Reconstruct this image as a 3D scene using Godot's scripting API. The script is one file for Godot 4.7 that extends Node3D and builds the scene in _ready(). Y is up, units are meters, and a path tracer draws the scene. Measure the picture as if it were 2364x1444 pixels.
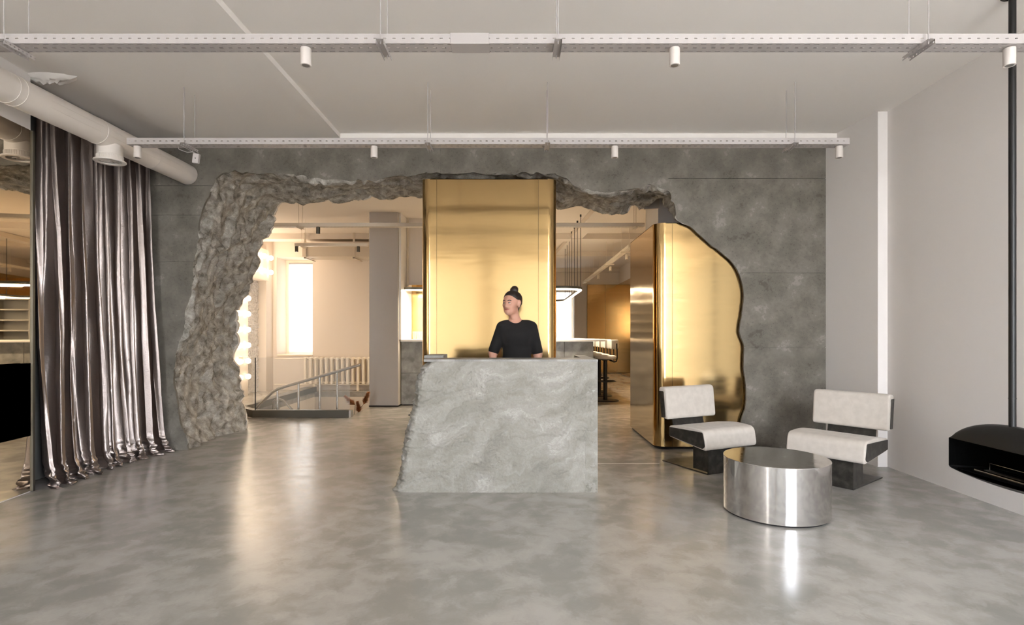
extends Node3D
# Metres, y up. The camera stands at the origin, 1.3 m above the floor, and looks along -z.

var M := {}          # materials
var used := {}       # names taken at top level
var rng := RandomNumberGenerator.new()

# ---------------------------------------------------------------- mesh building
class B:
	var v := PackedVector3Array()
	var n := PackedVector3Array()
	var uv := PackedVector2Array()
	var ix := PackedInt32Array()

	func tri(a: Vector3, b: Vector3, c: Vector3) -> void:
		var nn := (b - a).cross(c - a).normalized()
		var k := v.size()
		for p in [a, b, c]:
			v.append(p); n.append(nn); uv.append(Vector2(p.x, p.y))
		ix.append_array([k, k + 2, k + 1])

	func quad(a: Vector3, b: Vector3, c: Vector3, d: Vector3) -> void:
		var nn := (b - a).cross(c - a).normalized()
		if nn == Vector3.ZERO:
			nn = (c - a).cross(d - a).normalized()
		var k := v.size()
		for p in [a, b, c, d]:
			v.append(p); n.append(nn)
		uv.append_array([Vector2(0, 1), Vector2(1, 1), Vector2(1, 0), Vector2(0, 0)])
		ix.append_array([k, k + 2, k + 1, k, k + 3, k + 2])

	func box(lo: Vector3, hi: Vector3) -> B:
		var p := []
		for i in 8:
			p.append(Vector3(hi.x if i & 1 else lo.x, hi.y if i & 2 else lo.y, hi.z if i & 4 else lo.z))
		quad(p[4], p[5], p[7], p[6]); quad(p[1], p[0], p[2], p[3])
		quad(p[5], p[1], p[3], p[7]); quad(p[0], p[4], p[6], p[2])
		quad(p[6], p[7], p[3], p[2]); quad(p[0], p[1], p[5], p[4])
		return self

	# rounded box
	func rbox(c: Vector3, s: Vector3, r: float, seg := 2, xf := Transform3D()) -> B:
		var h := s / 2.0
		r = minf(r, minf(h.x, minf(h.y, h.z)) * 0.999)
		for ax in 3:
			var u := (ax + 1) % 3
			var w := (ax + 2) % 3
			var cu := _marks(h[u], r, seg)
			var cw := _marks(h[w], r, seg)
			for sg in [-1.0, 1.0]:
				var base := v.size()
				for i in cu.size():
					for j in cw.size():
						var p := Vector3.ZERO
						p[ax] = h[ax] * sg
						p[u] = cu[i]
						p[w] = cw[j]
						var inn := p.clamp(-(h - Vector3.ONE * r), h - Vector3.ONE * r)
						var d := (p - inn).normalized()
						v.append(xf * (c + inn + d * r)); n.append((xf.basis * d).normalized()); uv.append(Vector2(float(i) / (cu.size() - 1), float(j) / (cw.size() - 1)))
				for i in cu.size() - 1:
					for j in cw.size() - 1:
						var a := base + i * cw.size() + j
						var b := a + cw.size()
						if sg > 0:
							ix.append_array([a, b + 1, b, a, a + 1, b + 1])
						else:
							ix.append_array([a, b, b + 1, a, b + 1, a + 1])
		return self

	func _marks(h: float, r: float, seg: int) -> PackedFloat32Array:
		var o := PackedFloat32Array()
		for k in seg + 1:
			o.append(-(h - r) - r * tan((1.0 - float(k) / seg) * PI / 4))
		for k in seg + 1:
			o.append((h - r) + r * tan(float(k) / seg * PI / 4))
		return o

	# smooth sheet of nu x nv points
	func grid(pts: PackedVector3Array, nu: int, nv: int, wrap := false, flip := false) -> B:
		var base := v.size()
		var nn := PackedVector3Array()
		nn.resize(nu * nv)
		var loc := PackedInt32Array()
		for i in (nu if wrap else nu - 1):
			var i2 := (i + 1) % nu
			for j in nv - 1:
				var a := i * nv + j
				var b := i2 * nv + j
				var q := [a, b, b + 1, a + 1]
				if flip:
					q = [a, a + 1, b + 1, b]
				var fn := (pts[q[2]] - pts[q[0]]).cross(pts[q[3]] - pts[q[1]])
				for k in q:
					nn[k] += fn
				loc.append_array([base + q[0], base + q[2], base + q[1], base + q[0], base + q[3], base + q[2]])
		for i in nu * nv:
			v.append(pts[i]); n.append(nn[i].normalized()); uv.append(Vector2(float(i / nv) / nu, float(i % nv) / nv))
		ix.append_array(loc)
		return self

	func tube(pts: Array, r: float, sides := 10, caps := true, r_end := -1.0) -> B:
		var ring := PackedVector3Array()
		var up := Vector3.UP
		var t0: Vector3 = (pts[1] - pts[0]).normalized()
		if absf(t0.dot(up)) > 0.95:
			up = Vector3.RIGHT
		var side := t0.cross(up).normalized()
		var centers := []
		for i in pts.size():
			var t: Vector3
			if i == 0: t = t0
			elif i == pts.size() - 1: t = (pts[i] - pts[i - 1]).normalized()
			else: t = ((pts[i] - pts[i - 1]).normalized() + (pts[i + 1] - pts[i]).normalized()).normalized()
			side = (side - t * side.dot(t)).normalized()
			var w := t.cross(side).normalized()
			var rr := r if r_end < 0 else lerpf(r, r_end, float(i) / (pts.size() - 1))
			for k in sides:
				var a := TAU * k / sides
				ring.append(pts[i] + (side * cos(a) + w * sin(a)) * rr)
			centers.append(pts[i])
		# order as [sides][pts]
		var o := PackedVector3Array()
		for k in sides:
			for i in pts.size():
				o.append(ring[i * sides + k])
		grid(o, sides, pts.size(), true, true)
		if caps:
			for k in sides:
				var k2 := (k + 1) % sides
				tri(centers[0], ring[k2], ring[k])
				var e := (pts.size() - 1) * sides
				tri(centers[-1], ring[e + k], ring[e + k2])
		return self

	# profile of (radius, height) from bottom to top, outside seen; every piece of the profile keeps its own edge
	func lathe(prof: Array, seg := 32, c := Vector3.ZERO, xf := Transform3D()) -> B:
		for i in prof.size() - 1:
			var p: Vector2 = prof[i]
			var q: Vector2 = prof[i + 1]
			var d := (q - p)
			var nr := Vector2(d.y, -d.x).normalized()
			var base := v.size()
			for k in seg + 1:
				var a := TAU * k / seg
				var dir := Vector3(cos(a), 0, sin(a))
				var nn := (xf.basis * (dir * nr.x + Vector3.UP * nr.y)).normalized()
				v.append(xf * (c + dir * p.x + Vector3.UP * p.y)); n.append(nn); uv.append(Vector2(float(k) / seg, 0))
				v.append(xf * (c + dir * q.x + Vector3.UP * q.y)); n.append(nn); uv.append(Vector2(float(k) / seg, 1))
			for k in seg:
				var a := base + k * 2
				ix.append_array([a, a + 3, a + 1, a, a + 2, a + 3])
		return self

	# polygon in its own x, y, drawn from z0 to z1 of xf
	func prism(poly: PackedVector2Array, z0: float, z1: float, xf := Transform3D(), back := true, smooth := false) -> B:
		var first := ix.size()
		if Geometry2D.is_polygon_clockwise(poly):
			poly = poly.duplicate()
			poly.reverse()
		var tr := Geometry2D.triangulate_polygon(poly)
		var nf := xf.basis.z.normalized()
		for side in ([1, 0] if back else [1]):
			var base := v.size()
			for p in poly:
				v.append(xf * Vector3(p.x, p.y, z1 if side else z0)); n.append(nf if side else -nf); uv.append(p)
			for i in range(0, tr.size(), 3):
				var a := poly[tr[i]]
				var ccw := (poly[tr[i + 1]] - a).cross(poly[tr[i + 2]] - a) > 0
				if ccw == (side == 1):
					ix.append_array([base + tr[i], base + tr[i + 2], base + tr[i + 1]])
				else:
					ix.append_array([base + tr[i], base + tr[i + 1], base + tr[i + 2]])
		var m := poly.size()
		var side0 := v.size()
		if smooth:
			var o := PackedVector3Array()
			for p in poly:
				o.append(xf * Vector3(p.x, p.y, z0)); o.append(xf * Vector3(p.x, p.y, z1))
			grid(o, m, 2, true)
		else:
			for i in m:
				var p := poly[i]
				var q := poly[(i + 1) % m]
				quad(xf * Vector3(p.x, p.y, z0), xf * Vector3(q.x, q.y, z0), xf * Vector3(q.x, q.y, z1), xf * Vector3(p.x, p.y, z1))
		if xf.basis.determinant() < 0:      # mirrored: turn the faces round again
			for i in range(first, ix.size(), 3):
				var k := ix[i + 1]
				ix[i + 1] = ix[i + 2]
				ix[i + 2] = k
			for i in range(side0, v.size()):
				n[i] = -n[i]
		return self

	# convex profile with softened ends: rings shrink towards the centre at both ends
	func pillow(poly: PackedVector2Array, z0: float, z1: float, soft: float, xf := Transform3D()) -> B:
		if Geometry2D.is_polygon_clockwise(poly):
			poly = poly.duplicate()
			poly.reverse()
		var c := Vector2.ZERO
		for p in poly:
			c += p / poly.size()
		var half := Vector2.ZERO
		for p in poly:
			half = half.max((p - c).abs())
		var zs := []
		var sc := []
		for k in 5:
			var a := PI / 2 * k / 4.0
			zs.append(z0 + soft * (1 - cos(a))); sc.append(soft * (1 - sin(a)))
		for k in 5:
			var a := PI / 2 * (4 - k) / 4.0
			zs.append(z1 - soft * (1 - cos(a))); sc.append(soft * (1 - sin(a)))
		var m := poly.size()
		var o := PackedVector3Array()
		var rings := []
		for k in zs.size():
			var rg := PackedVector2Array()
			for i in m:
				rg.append(c + (poly[i] - c) * (Vector2.ONE - Vector2(sc[k] / half.x, sc[k] / half.y)))
			rings.append(rg)
		for i in m:
			for k in zs.size():
				var p: Vector2 = rings[k][i]
				o.append(xf * Vector3(p.x, p.y, zs[k]))
		grid(o, m, zs.size(), true)
		for e in [0, zs.size() - 1]:
			for i in m:
				var p: Vector2 = rings[e][i]
				var q: Vector2 = rings[e][(i + 1) % m]
				var cc := xf * Vector3(c.x, c.y, zs[e])
				if e:
					tri(cc, xf * Vector3(p.x, p.y, zs[e]), xf * Vector3(q.x, q.y, zs[e]))
				else:
					tri(cc, xf * Vector3(q.x, q.y, zs[e]), xf * Vector3(p.x, p.y, zs[e]))
		return self

	func mesh() -> ArrayMesh:
		var a := []
		a.resize(Mesh.ARRAY_MAX)
		a[Mesh.ARRAY_VERTEX] = v
		a[Mesh.ARRAY_NORMAL] = n
		a[Mesh.ARRAY_TEX_UV] = uv
		a[Mesh.ARRAY_INDEX] = ix
		var m := ArrayMesh.new()
		m.add_surface_from_arrays(Mesh.PRIMITIVE_TRIANGLES, a)
		return m

# ---------------------------------------------------------------- scene tree
func numbered(called: String) -> String:
	if not used.has(called):
		used[called] = 0
		return called
	used[called] += 1
	return "%s_%03d" % [called, used[called]]

func tag(o: Node3D, label: String, category: String, group := "") -> Node3D:
	o.set_meta("label", label)
	o.set_meta("category", category)
	if group:
		o.set_meta("group", group)
	return o

func thing(called: String, label: String, category: String, at := Vector3.ZERO, turn := 0.0, group := "") -> Node3D:
	var o := Node3D.new()
	o.name = numbered(called)
	add_child(o, true)
	o.position = at
	o.rotation.y = turn
	tag(o, label, category, group)
	return o

func part(parent: Node3D, called: String, b, m: Material, label := "") -> MeshInstance3D:
	var o := MeshInstance3D.new()
	o.name = called
	o.mesh = b if b is Mesh else b.mesh()
	o.material_override = m
	o.cast_shadow = GeometryInstance3D.SHADOW_CASTING_SETTING_ON
	parent.add_child(o, true)
	if label:
		o.set_meta("label", label)
	return o

func solo(called: String, b, m: Material, label: String, category: String, group := "") -> MeshInstance3D:
	var o := part(self, numbered(called), b, m)
	tag(o, label, category, group)
	return o

func struct(called: String, b, m: Material, label := "") -> MeshInstance3D:
	var o := part(self, numbered(called), b, m)
	o.set_meta("kind", "structure")
	if label:
		o.set_meta("label", label)
	return o

func struct_root(called: String, label := "") -> Node3D:
	var o := Node3D.new()
	o.name = numbered(called)
	add_child(o, true)
	o.set_meta("kind", "structure")
	if label:
		o.set_meta("label", label)
	return o

func V(x: float, y: float, d: float) -> Vector3:      # d: distance in front of the camera
	return Vector3(x, y, -d)

func bx(x0: float, x1: float, y0: float, y1: float, d0: float, d1: float) -> B:
	return B.new().box(Vector3(x0, y0, -d1), Vector3(x1, y1, -d0))

func rb(x0: float, x1: float, y0: float, y1: float, d0: float, d1: float, r := 0.004, seg := 2) -> B:
	return B.new().rbox(Vector3((x0 + x1) / 2, (y0 + y1) / 2, -(d0 + d1) / 2), Vector3(x1 - x0, y1 - y0, d1 - d0), r, seg)

# ---------------------------------------------------------------- textures and materials
func noise(kind: int, freq: float, sd: int, oct := 4, warp := 0.0) -> FastNoiseLite:
	var f := FastNoiseLite.new()
	f.noise_type = kind
	f.frequency = freq
	f.seed = sd
	f.fractal_octaves = oct
	f.fractal_type = FastNoiseLite.FRACTAL_FBM
	if warp > 0:
		f.domain_warp_enabled = true
		f.domain_warp_amplitude = warp
		f.domain_warp_frequency = freq * 1.3
		f.domain_warp_fractal_octaves = 3
	return f

func bytes_of(f: FastNoiseLite, size: int) -> PackedByteArray:
	var im := f.get_seamless_image(size, size, false, false, 0.12, true)
	im.convert(Image.FORMAT_L8)
	return im.get_data()

# weighted sum of noises, spread over 0..255
func blend(parts: Array, weights: Array, size: int) -> PackedByteArray:
	var o := PackedByteArray()
	o.resize(size * size)
	var k := parts.size()
	var a: PackedByteArray = parts[0]
	var b: PackedByteArray = parts[mini(1, k - 1)]
	var c: PackedByteArray = parts[mini(2, k - 1)]
	var wa: float = weights[0]
	var wb: float = weights[1] if k > 1 else 0.0
	var wc: float = weights[2] if k > 2 else 0.0
	for i in size * size:
		o[i] = clampi(int(a[i] * wa + b[i] * wb + c[i] * wc), 0, 255)
	return o

# spread the values evenly over 0..255
func even(by: PackedByteArray) -> PackedByteArray:
	var count := PackedInt32Array()
	count.resize(256)
	for x in by:
		count[x] += 1
	var lut := PackedByteArray()
	var sum := 0
	for i in 256:
		lut.append(int(255.0 * (sum + count[i] * 0.5) / by.size()))
		sum += count[i]
	var o := by.duplicate()
	for i in o.size():
		o[i] = lut[o[i]]
	return o

func gray_tex(by: PackedByteArray, size: int) -> ImageTexture:
	return ImageTexture.create_from_image(Image.create_from_data(size, size, false, Image.FORMAT_L8, by))

# colours along a ramp of [position, Color]
func ramp_tex(by: PackedByteArray, size: int, stops: Array) -> ImageTexture:
	var g := Gradient.new()
	g.offsets = PackedFloat32Array(stops.map(func(s): return s[0]))
	g.colors = PackedColorArray(stops.map(func(s): return s[1]))
	var lut := PackedByteArray()
	for i in 256:
		var c := g.sample(i / 255.0)
		lut.append_array([c.r8, c.g8, c.b8])
	var o := PackedByteArray()
	o.resize(size * size * 3)
	var j := 0
	for i in size * size:
		var k := by[i] * 3
		o[j] = lut[k]; o[j + 1] = lut[k + 1]; o[j + 2] = lut[k + 2]
		j += 3
	return ImageTexture.create_from_image(Image.create_from_data(size, size, false, Image.FORMAT_RGB8, o))

func rough_tex(by: PackedByteArray, size: int, lo: float, hi: float) -> ImageTexture:
	var o := by.duplicate()
	for i in o.size():
		o[i] = int(255.0 * lerpf(lo, hi, by[i] / 255.0))
	return gray_tex(o, size)

func C(r: int, g: int, b: int) -> Color:
	return Color8(r, g, b)

func mat(called: String, c: Color, rough := 0.6, metal := 0.0, spec := 0.5) -> StandardMaterial3D:
	var m := StandardMaterial3D.new()
	m.resource_name = called
	m.albedo_color = c
	m.roughness = rough
	m.metallic = metal
	m.metallic_specular = spec
	M[called] = m
	return m

func tri_world(m: StandardMaterial3D, scale: Vector3) -> void:
	m.uv1_triplanar = true
	m.uv1_world_triplanar = true
	m.uv1_triplanar_sharpness = 6.0
	m.uv1_scale = scale

func glow(called: String, c: Color, energy: float) -> StandardMaterial3D:
	var m := mat(called, C(250, 246, 238), 0.4)
	m.emission_enabled = true
	m.emission = c
	m.emission_energy_multiplier = energy
	return m

func materials() -> void:
	var S := 1024
	# trowelled, sealed micro-cement floor
	var a := bytes_of(noise(FastNoiseLite.TYPE_SIMPLEX_SMOOTH, 0.0045, 11, 5, 70.0), S)
	var b := bytes_of(noise(FastNoiseLite.TYPE_SIMPLEX, 0.013, 12, 4, 45.0), S)
	var c := bytes_of(noise(FastNoiseLite.TYPE_SIMPLEX, 0.09, 13, 3), S)
	var cell := noise(FastNoiseLite.TYPE_CELLULAR, 0.014, 14, 3, 60.0)
	cell.cellular_return_type = FastNoiseLite.RETURN_CELL_VALUE
	c = bytes_of(cell, S)
	var fl := even(blend([a, b, c], [0.48, 0.40, 0.12], S))
	var f := mat("floor_cement", Color.WHITE, 1.0)
	f.albedo_texture = ramp_tex(fl, S, [[0.0, C(147, 144, 138)], [0.06, C(149, 146, 140)], [0.5, C(160, 156, 150)], [0.92, C(170, 166, 160)], [1.0, C(174, 170, 164)]])
	f.roughness_texture = rough_tex(even(blend([b, a], [0.6, 0.4], S)), S, 0.20, 0.262)
	f.heightmap_enabled = true
	f.heightmap_texture = gray_tex(blend([b, a], [0.5, 0.5], S), S)
	f.heightmap_scale = 0.006
	f.metallic_specular = 0.62
	tri_world(f, Vector3(0.28, 0.28, 0.28))
	# board-marked concrete wall
	a = bytes_of(noise(FastNoiseLite.TYPE_SIMPLEX_SMOOTH, 0.006, 21, 5, 40.0), S)
	b = bytes_of(noise(FastNoiseLite.TYPE_SIMPLEX, 0.035, 22, 4, 20.0), S)
	c = bytes_of(noise(FastNoiseLite.TYPE_CELLULAR, 0.02, 23, 2), S)
	var pits := bytes_of(noise(FastNoiseLite.TYPE_SIMPLEX, 0.07, 24, 2), S)
	var cw := even(blend([a, b], [0.78, 0.22], S))
	var ch := blend([b, a], [0.35, 0.45], S)
	for i in S * S:
		if pits[i] < 42:
			cw[i] = maxi(0, cw[i] - (42 - pits[i]) * 6)
			ch[i] = maxi(0, ch[i] - (42 - pits[i]) * 7)
		elif pits[i] > 226:
			cw[i] = mini(255, cw[i] + (pits[i] - 226) * 3)
	var w := mat("board_concrete", Color.WHITE, 0.72, 0.0, 0.35)
	w.albedo_texture = ramp_tex(cw, S, [[0.0, C(88, 84, 76)], [0.02, C(103, 99, 90)], [0.5, C(112, 107, 98)], [0.96, C(121, 116, 107)], [1.0, C(140, 135, 127)]])
	w.heightmap_enabled = true
	w.heightmap_texture = gray_tex(ch, S)
	w.heightmap_scale = 0.08
	tri_world(w, Vector3(0.42, 0.42, 0.42))
	# hewn concrete inside the opening
	var rg := noise(FastNoiseLite.TYPE_SIMPLEX, 0.02, 31, 5, 30.0)
	rg.fractal_type = FastNoiseLite.FRACTAL_RIDGED
	a = bytes_of(rg, S)
	b = bytes_of(noise(FastNoiseLite.TYPE_SIMPLEX, 0.008, 32, 4, 30.0), S)
	c = bytes_of(noise(FastNoiseLite.TYPE_SIMPLEX, 0.12, 33, 3), S)
	var r := mat("hewn_concrete", Color.WHITE, 0.9, 0.0, 0.25)
	r.albedo_texture = ramp_tex(even(blend([b, a, c], [0.55, 0.2, 0.25], S)), S, [[0.0, C(104, 99, 90)], [0.08, C(135, 130, 121)], [0.5, C(156, 151, 142)], [0.92, C(175, 170, 161)], [1.0, C(202, 197, 189)]])
	r.heightmap_enabled = true
	r.heightmap_texture = gray_tex(blend([a, c, b], [0.25, 0.5, 0.25], S), S)
	r.heightmap_scale = 0.3
	tri_world(r, Vector3(0.7, 0.7, 0.7))
	# pale cast stone of the desk
	a = bytes_of(noise(FastNoiseLite.TYPE_SIMPLEX_SMOOTH, 0.007, 41, 5, 60.0), S)
	var rv := noise(FastNoiseLite.TYPE_SIMPLEX, 0.011, 42, 4, 60.0)
	rv.fractal_type = FastNoiseLite.FRACTAL_RIDGED
	b = bytes_of(rv, S)
	c = bytes_of(noise(FastNoiseLite.TYPE_SIMPLEX, 0.16, 43, 3), S)
	var d := mat("desk_stone", Color.WHITE, 0.78, 0.0, 0.3)
	d.albedo_texture = ramp_tex(even(blend([a, c, b], [0.66, 0.14, 0.2], S)), S, [[0.0, C(124, 121, 113)], [0.06, C(136, 133, 125)], [0.5, C(145, 142, 134)], [0.94, C(155, 152, 145)], [1.0, C(172, 169, 162)]])
	d.heightmap_enabled = true
	d.heightmap_texture = gray_tex(blend([b, c, a], [0.55, 0.2, 0.25], S), S)
	d.heightmap_scale = 0.15
	tri_world(d, Vector3(0.55, 0.85, 0.55))
	# the same stone with its veins drawn along the face of the desk
	var df := mat("desk_face", Color.WHITE, 0.78, 0.0, 0.3)
	df.albedo_texture = ramp_tex(even(blend([a, c, b], [0.58, 0.16, 0.26], S)), S, [[0.0, C(130, 127, 119)], [0.05, C(138, 135, 127)], [0.5, C(147, 144, 136)], [0.93, C(155, 152, 145)], [1.0, C(172, 169, 163)]])
	df.heightmap_enabled = true
	df.heightmap_texture = d.heightmap_texture
	df.heightmap_scale = 0.3
	# bar front, smooth trowelled cement
	var bf := mat("bar_cement", C(178, 178, 176), 0.55)
	bf.albedo_texture = ramp_tex(blend([a, c], [0.75, 0.25], S), S, [[0.2, C(168, 166, 162)], [0.5, C(205, 203, 199)], [0.8, C(236, 234, 230)]])
	tri_world(bf, Vector3(0.6, 0.6, 0.6))
	# brushed brass sheet
	var br := noise(FastNoiseLite.TYPE_SIMPLEX, 0.03, 51, 4)
	a = bytes_of(br, 512)
	b = bytes_of(noise(FastNoiseLite.TYPE_SIMPLEX_SMOOTH, 0.01, 52, 3), 512)
	var g := mat("brass", C(203, 172, 120), 0.26, 1.0)
	g.roughness = 1.0
	g.roughness_texture = rough_tex(blend([a, b], [0.6, 0.4], 512), 512, 0.10, 0.15)
	g.heightmap_enabled = true
	g.heightmap_texture = gray_tex(blend([b], [1.0], 512), 512)
	g.heightmap_scale = 0.05
	tri_world(g, Vector3(0.13, 1.0, 0.13))
	# metallised curtain cloth
	a = bytes_of(noise(FastNoiseLite.TYPE_SIMPLEX, 0.02, 61, 4, 18.0), 512)
	var rc := noise(FastNoiseLite.TYPE_SIMPLEX, 0.014, 62, 4, 25.0)
	rc.fractal_type = FastNoiseLite.FRACTAL_RIDGED
	b = bytes_of(rc, 512)
	var cu := mat("metallic_cloth", C(154, 143, 138), 0.35, 0.92)
	cu.heightmap_enabled = true
	cu.heightmap_texture = gray_tex(blend([b, a], [0.6, 0.4], 512), 512)
	cu.heightmap_scale = 0.09
	tri_world(cu, Vector3(3.0, 3.6, 3.0))
	# suede upholstery
	a = bytes_of(noise(FastNoiseLite.TYPE_SIMPLEX, 0.012, 71, 4, 30.0), 512)
	b = bytes_of(noise(FastNoiseLite.TYPE_SIMPLEX, 0.3, 72, 2), 512)
	var su := mat("suede", Color.WHITE, 0.95, 0.0, 0.2)
	su.albedo_texture = ramp_tex(blend([a, b], [0.7, 0.3], 512), 512, [[0.2, C(190, 182, 172)], [0.5, C(196, 188, 178)], [0.8, C(202, 194, 184)]])
	su.rim_enabled = true
	su.rim = 0.35
	su.uv1_triplanar = true
	su.uv1_scale = Vector3(1.6, 1.6, 1.6)
	# polished steel of the low table
	var st := mat("polished_steel", C(214, 212, 210), 0.07, 1.0)
	st.roughness = 1.0
	st.roughness_texture = rough_tex(a, 512, 0.03, 0.16)
	st.uv1_triplanar = true
	st.uv1_scale = Vector3(1.4, 1.4, 1.4)
	# blackened steel sheet of the chairs
	var bs := mat("blackened_steel", Color.WHITE, 0.38, 0.35)
	bs.albedo_texture = ramp_tex(blend([a, b], [0.8, 0.2], 512), 512, [[0.2, C(46, 44, 41)], [0.5, C(58, 56, 52)], [0.8, C(76, 73, 68)]])
	bs.uv1_triplanar = true
	bs.uv1_scale = Vector3(1.5, 1.5, 1.5)
	# whitewashed rubble in the niche
	a = bytes_of(noise(FastNoiseLite.TYPE_SIMPLEX, 0.03, 81, 4, 14.0), 512)
	var wb := mat("whitewashed_masonry", Color.WHITE, 0.9)
	wb.albedo_texture = ramp_tex(a, 512, [[0.2, C(212, 208, 204)], [0.6, C(230, 227, 223)], [1.0, C(240, 238, 235)]])
	wb.heightmap_enabled = true
	wb.heightmap_texture = gray_tex(a, 512)
	wb.heightmap_scale = 0.5
	tri_world(wb, Vector3(1.5, 1.5, 1.5))
	mat("wall_paint", C(228, 223, 219), 0.85)
	mat("ceiling_paint", C(237, 232, 226), 0.9)
	mat("back_paint", C(222, 211, 198), 0.85)
	mat("pillar_paint", C(188, 181, 174), 0.85)
	mat("white_metal", C(176, 170, 167), 0.42)
	mat("duct_paint", C(222, 214, 206), 0.36)
	mat("back_metal", C(206, 194, 176), 0.5)
	mat("spot_paint", C(206, 198, 191), 0.4)
	mat("lens", C(120, 116, 110), 0.12)
	mat("black_steel", C(20, 20, 20), 0.42, 0.1)
	mat("shade_black", C(5, 5, 5), 0.95, 0.0, 0.15)  # inside of the fireplace; shade of the deep opening put into the colour
	mat("stainless", C(196, 194, 190), 0.25, 1.0)
	mat("dark_bronze", C(88, 84, 74), 0.4, 0.5)
	mat("dark_gap", C(30, 28, 26), 0.9)
	mat("mirror_glass", C(238, 226, 206), 0.015, 1.0)
	mat("lining", C(112, 112, 108), 0.9)
	mat("panel_brown", C(26, 18, 14), 0.28)
	mat("radiator_paint", C(238, 227, 208), 0.4)
	mat("stool_cloth", C(222, 217, 208), 0.9)
	mat("stone_white", C(236, 232, 226), 0.3)
	mat("shelf_grey", C(150, 145, 136), 0.6)
	mat("skin", C(196, 146, 124), 0.55).subsurf_scatter_enabled = true
	M.skin.subsurf_scatter_strength = 0.05
	mat("black_knit", C(16, 14, 14), 0.9)
	mat("hair_brown", C(38, 29, 24), 0.5)
	mat("lips", C(170, 96, 88), 0.5)
	mat("eye_white", C(230, 226, 220), 0.2)
	mat("iris", C(52, 38, 28), 0.2)
	mat("pampas", C(168, 108, 64), 0.9)
	mat("stem_green", C(120, 110, 82), 0.8)
	mat("ceramic", C(190, 180, 168), 0.5)
	var gl := mat("pane", Color(0.93, 0.96, 0.95, 0.08), 0.02)
	gl.transparency = BaseMaterial3D.TRANSPARENCY_ALPHA
	var gg := mat("drinking_glass", Color(1, 1, 1, 0.12), 0.03)
	gg.transparency = BaseMaterial3D.TRANSPARENCY_ALPHA
	var bl := mat("blind_cloth", C(240, 238, 232), 0.9)
	bl.backlight_enabled = true
	bl.backlight = Color(0.17, 0.17, 0.17).linear_to_srgb()
	var bs2 := mat("added_sheer", C(244, 242, 238), 0.9)  # cloth added over the rear room windows to hold the sky light down
	bs2.backlight_enabled = true
	bs2.backlight = Color(0.4, 0.4, 0.4).linear_to_srgb()
	var bd := mat("blind_dense", C(168, 166, 161), 0.9)
	bd.backlight_enabled = true
	bd.backlight = Color(0.06, 0.06, 0.06).linear_to_srgb()
	glow("bulb_glow", Color(1.0, 0.93, 0.82), 6.0)
	glow("led_glow", Color(1.0, 0.94, 0.84), 7.0)

# ---------------------------------------------------------------- hewn opening
const FRONT := [[-3.675, 0.0], [-3.733, 0.196], [-3.796, 0.438], [-3.844, 0.68], [-3.854, 0.922], [-3.815, 1.164], [-3.767, 1.407], [-3.708, 1.649], [-3.66, 1.891], [-3.631, 2.133], [-3.602, 2.326], [-3.534, 2.617], [-3.457, 2.859], [-3.37, 3.043], [-3.224, 3.111], [-2.982, 3.091], [-2.692, 3.106], [-2.401, 3.086], [-2.014, 3.053], [-1.627, 3.033], [-1.239, 3.063], [-0.949, 3.097], [-0.562, 3.097], [-0.223, 3.1], [0.116, 3.1], [0.431, 3.085], [0.6, 2.985], [0.697, 2.956], [0.988, 2.907], [1.23, 2.907], [1.423, 2.965], [1.544, 2.956], [1.665, 2.898], [1.743, 2.786], [1.772, 2.617], [1.811, 2.559], [1.941, 2.491], [2.154, 2.297], [2.222, 2.249], [2.367, 2.123], [2.455, 1.997], [2.508, 1.847], [2.522, 1.716], [2.503, 1.523], [2.474, 1.329], [2.522, 1.179], [2.517, 1.029], [2.517, 0.942], [2.542, 0.753], [2.551, 0.603], [2.542, 0.472], [2.498, 0.332], [2.479, 0.172], [2.479, 0.0]]
const BACK := [[-3.749, 0.0], [-3.803, 0.15], [-3.844, 0.388], [-3.874, 0.656], [-3.88, 0.954], [-3.862, 1.252], [-3.832, 1.521], [-3.791, 1.789], [-3.719, 2.057], [-3.612, 2.307], [-3.529, 2.552], [-3.421, 2.713], [-3.314, 2.933], [-3.195, 3.076], [-3.016, 3.142], [-2.718, 3.172], [-2.539, 3.172], [-2.39, 3.142], [-2.181, 3.142], [-1.883, 3.172], [-1.645, 3.207], [-1.347, 3.189], [-0.87, 3.172], [-0.453, 3.148], [0.024, 3.13], [0.43, 3.07], [0.56, 3.023], [0.799, 3.058], [1.037, 3.064], [1.276, 2.999], [1.574, 3.04], [1.74, 3.03]]
const WALL_D := 6.1
const WALL_BACK := 7.51

func rock(p: Vector3, n1: FastNoiseLite, n2: FastNoiseLite, n3: FastNoiseLite) -> float:
	var w := p + Vector3(n1.get_noise_3dv(p * 0.8 + Vector3(31, 0, 0)), n1.get_noise_3dv(p * 0.8 + Vector3(0, 47, 0)), 0.0) * 0.25
	var big := n1.get_noise_3dv(p * 0.45) * 0.11 + (absf(n1.get_noise_3dv(w * 1.25)) - 0.2) * 0.10
	var crack := pow(1.0 - minf(1.0, absf(n1.get_noise_3dv(w * Vector3(1.1, 1.6, 0.9) + Vector3(5, 5, 5))) * 2.2), 9.0)
	return big + crack * 0.04 + n2.get_noise_3dv(w * Vector3(0.9, 0.5, 0.5)) * 0.02 + n3.get_noise_3dv(p) * 0.008 + n3.get_noise_3dv(p * 2.4) * 0.005

func catmull(a: Vector3, b: Vector3, c: Vector3, d: Vector3, t: float) -> Vector3:
	return b.cubic_interpolate(c, a, d, t)

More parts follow.
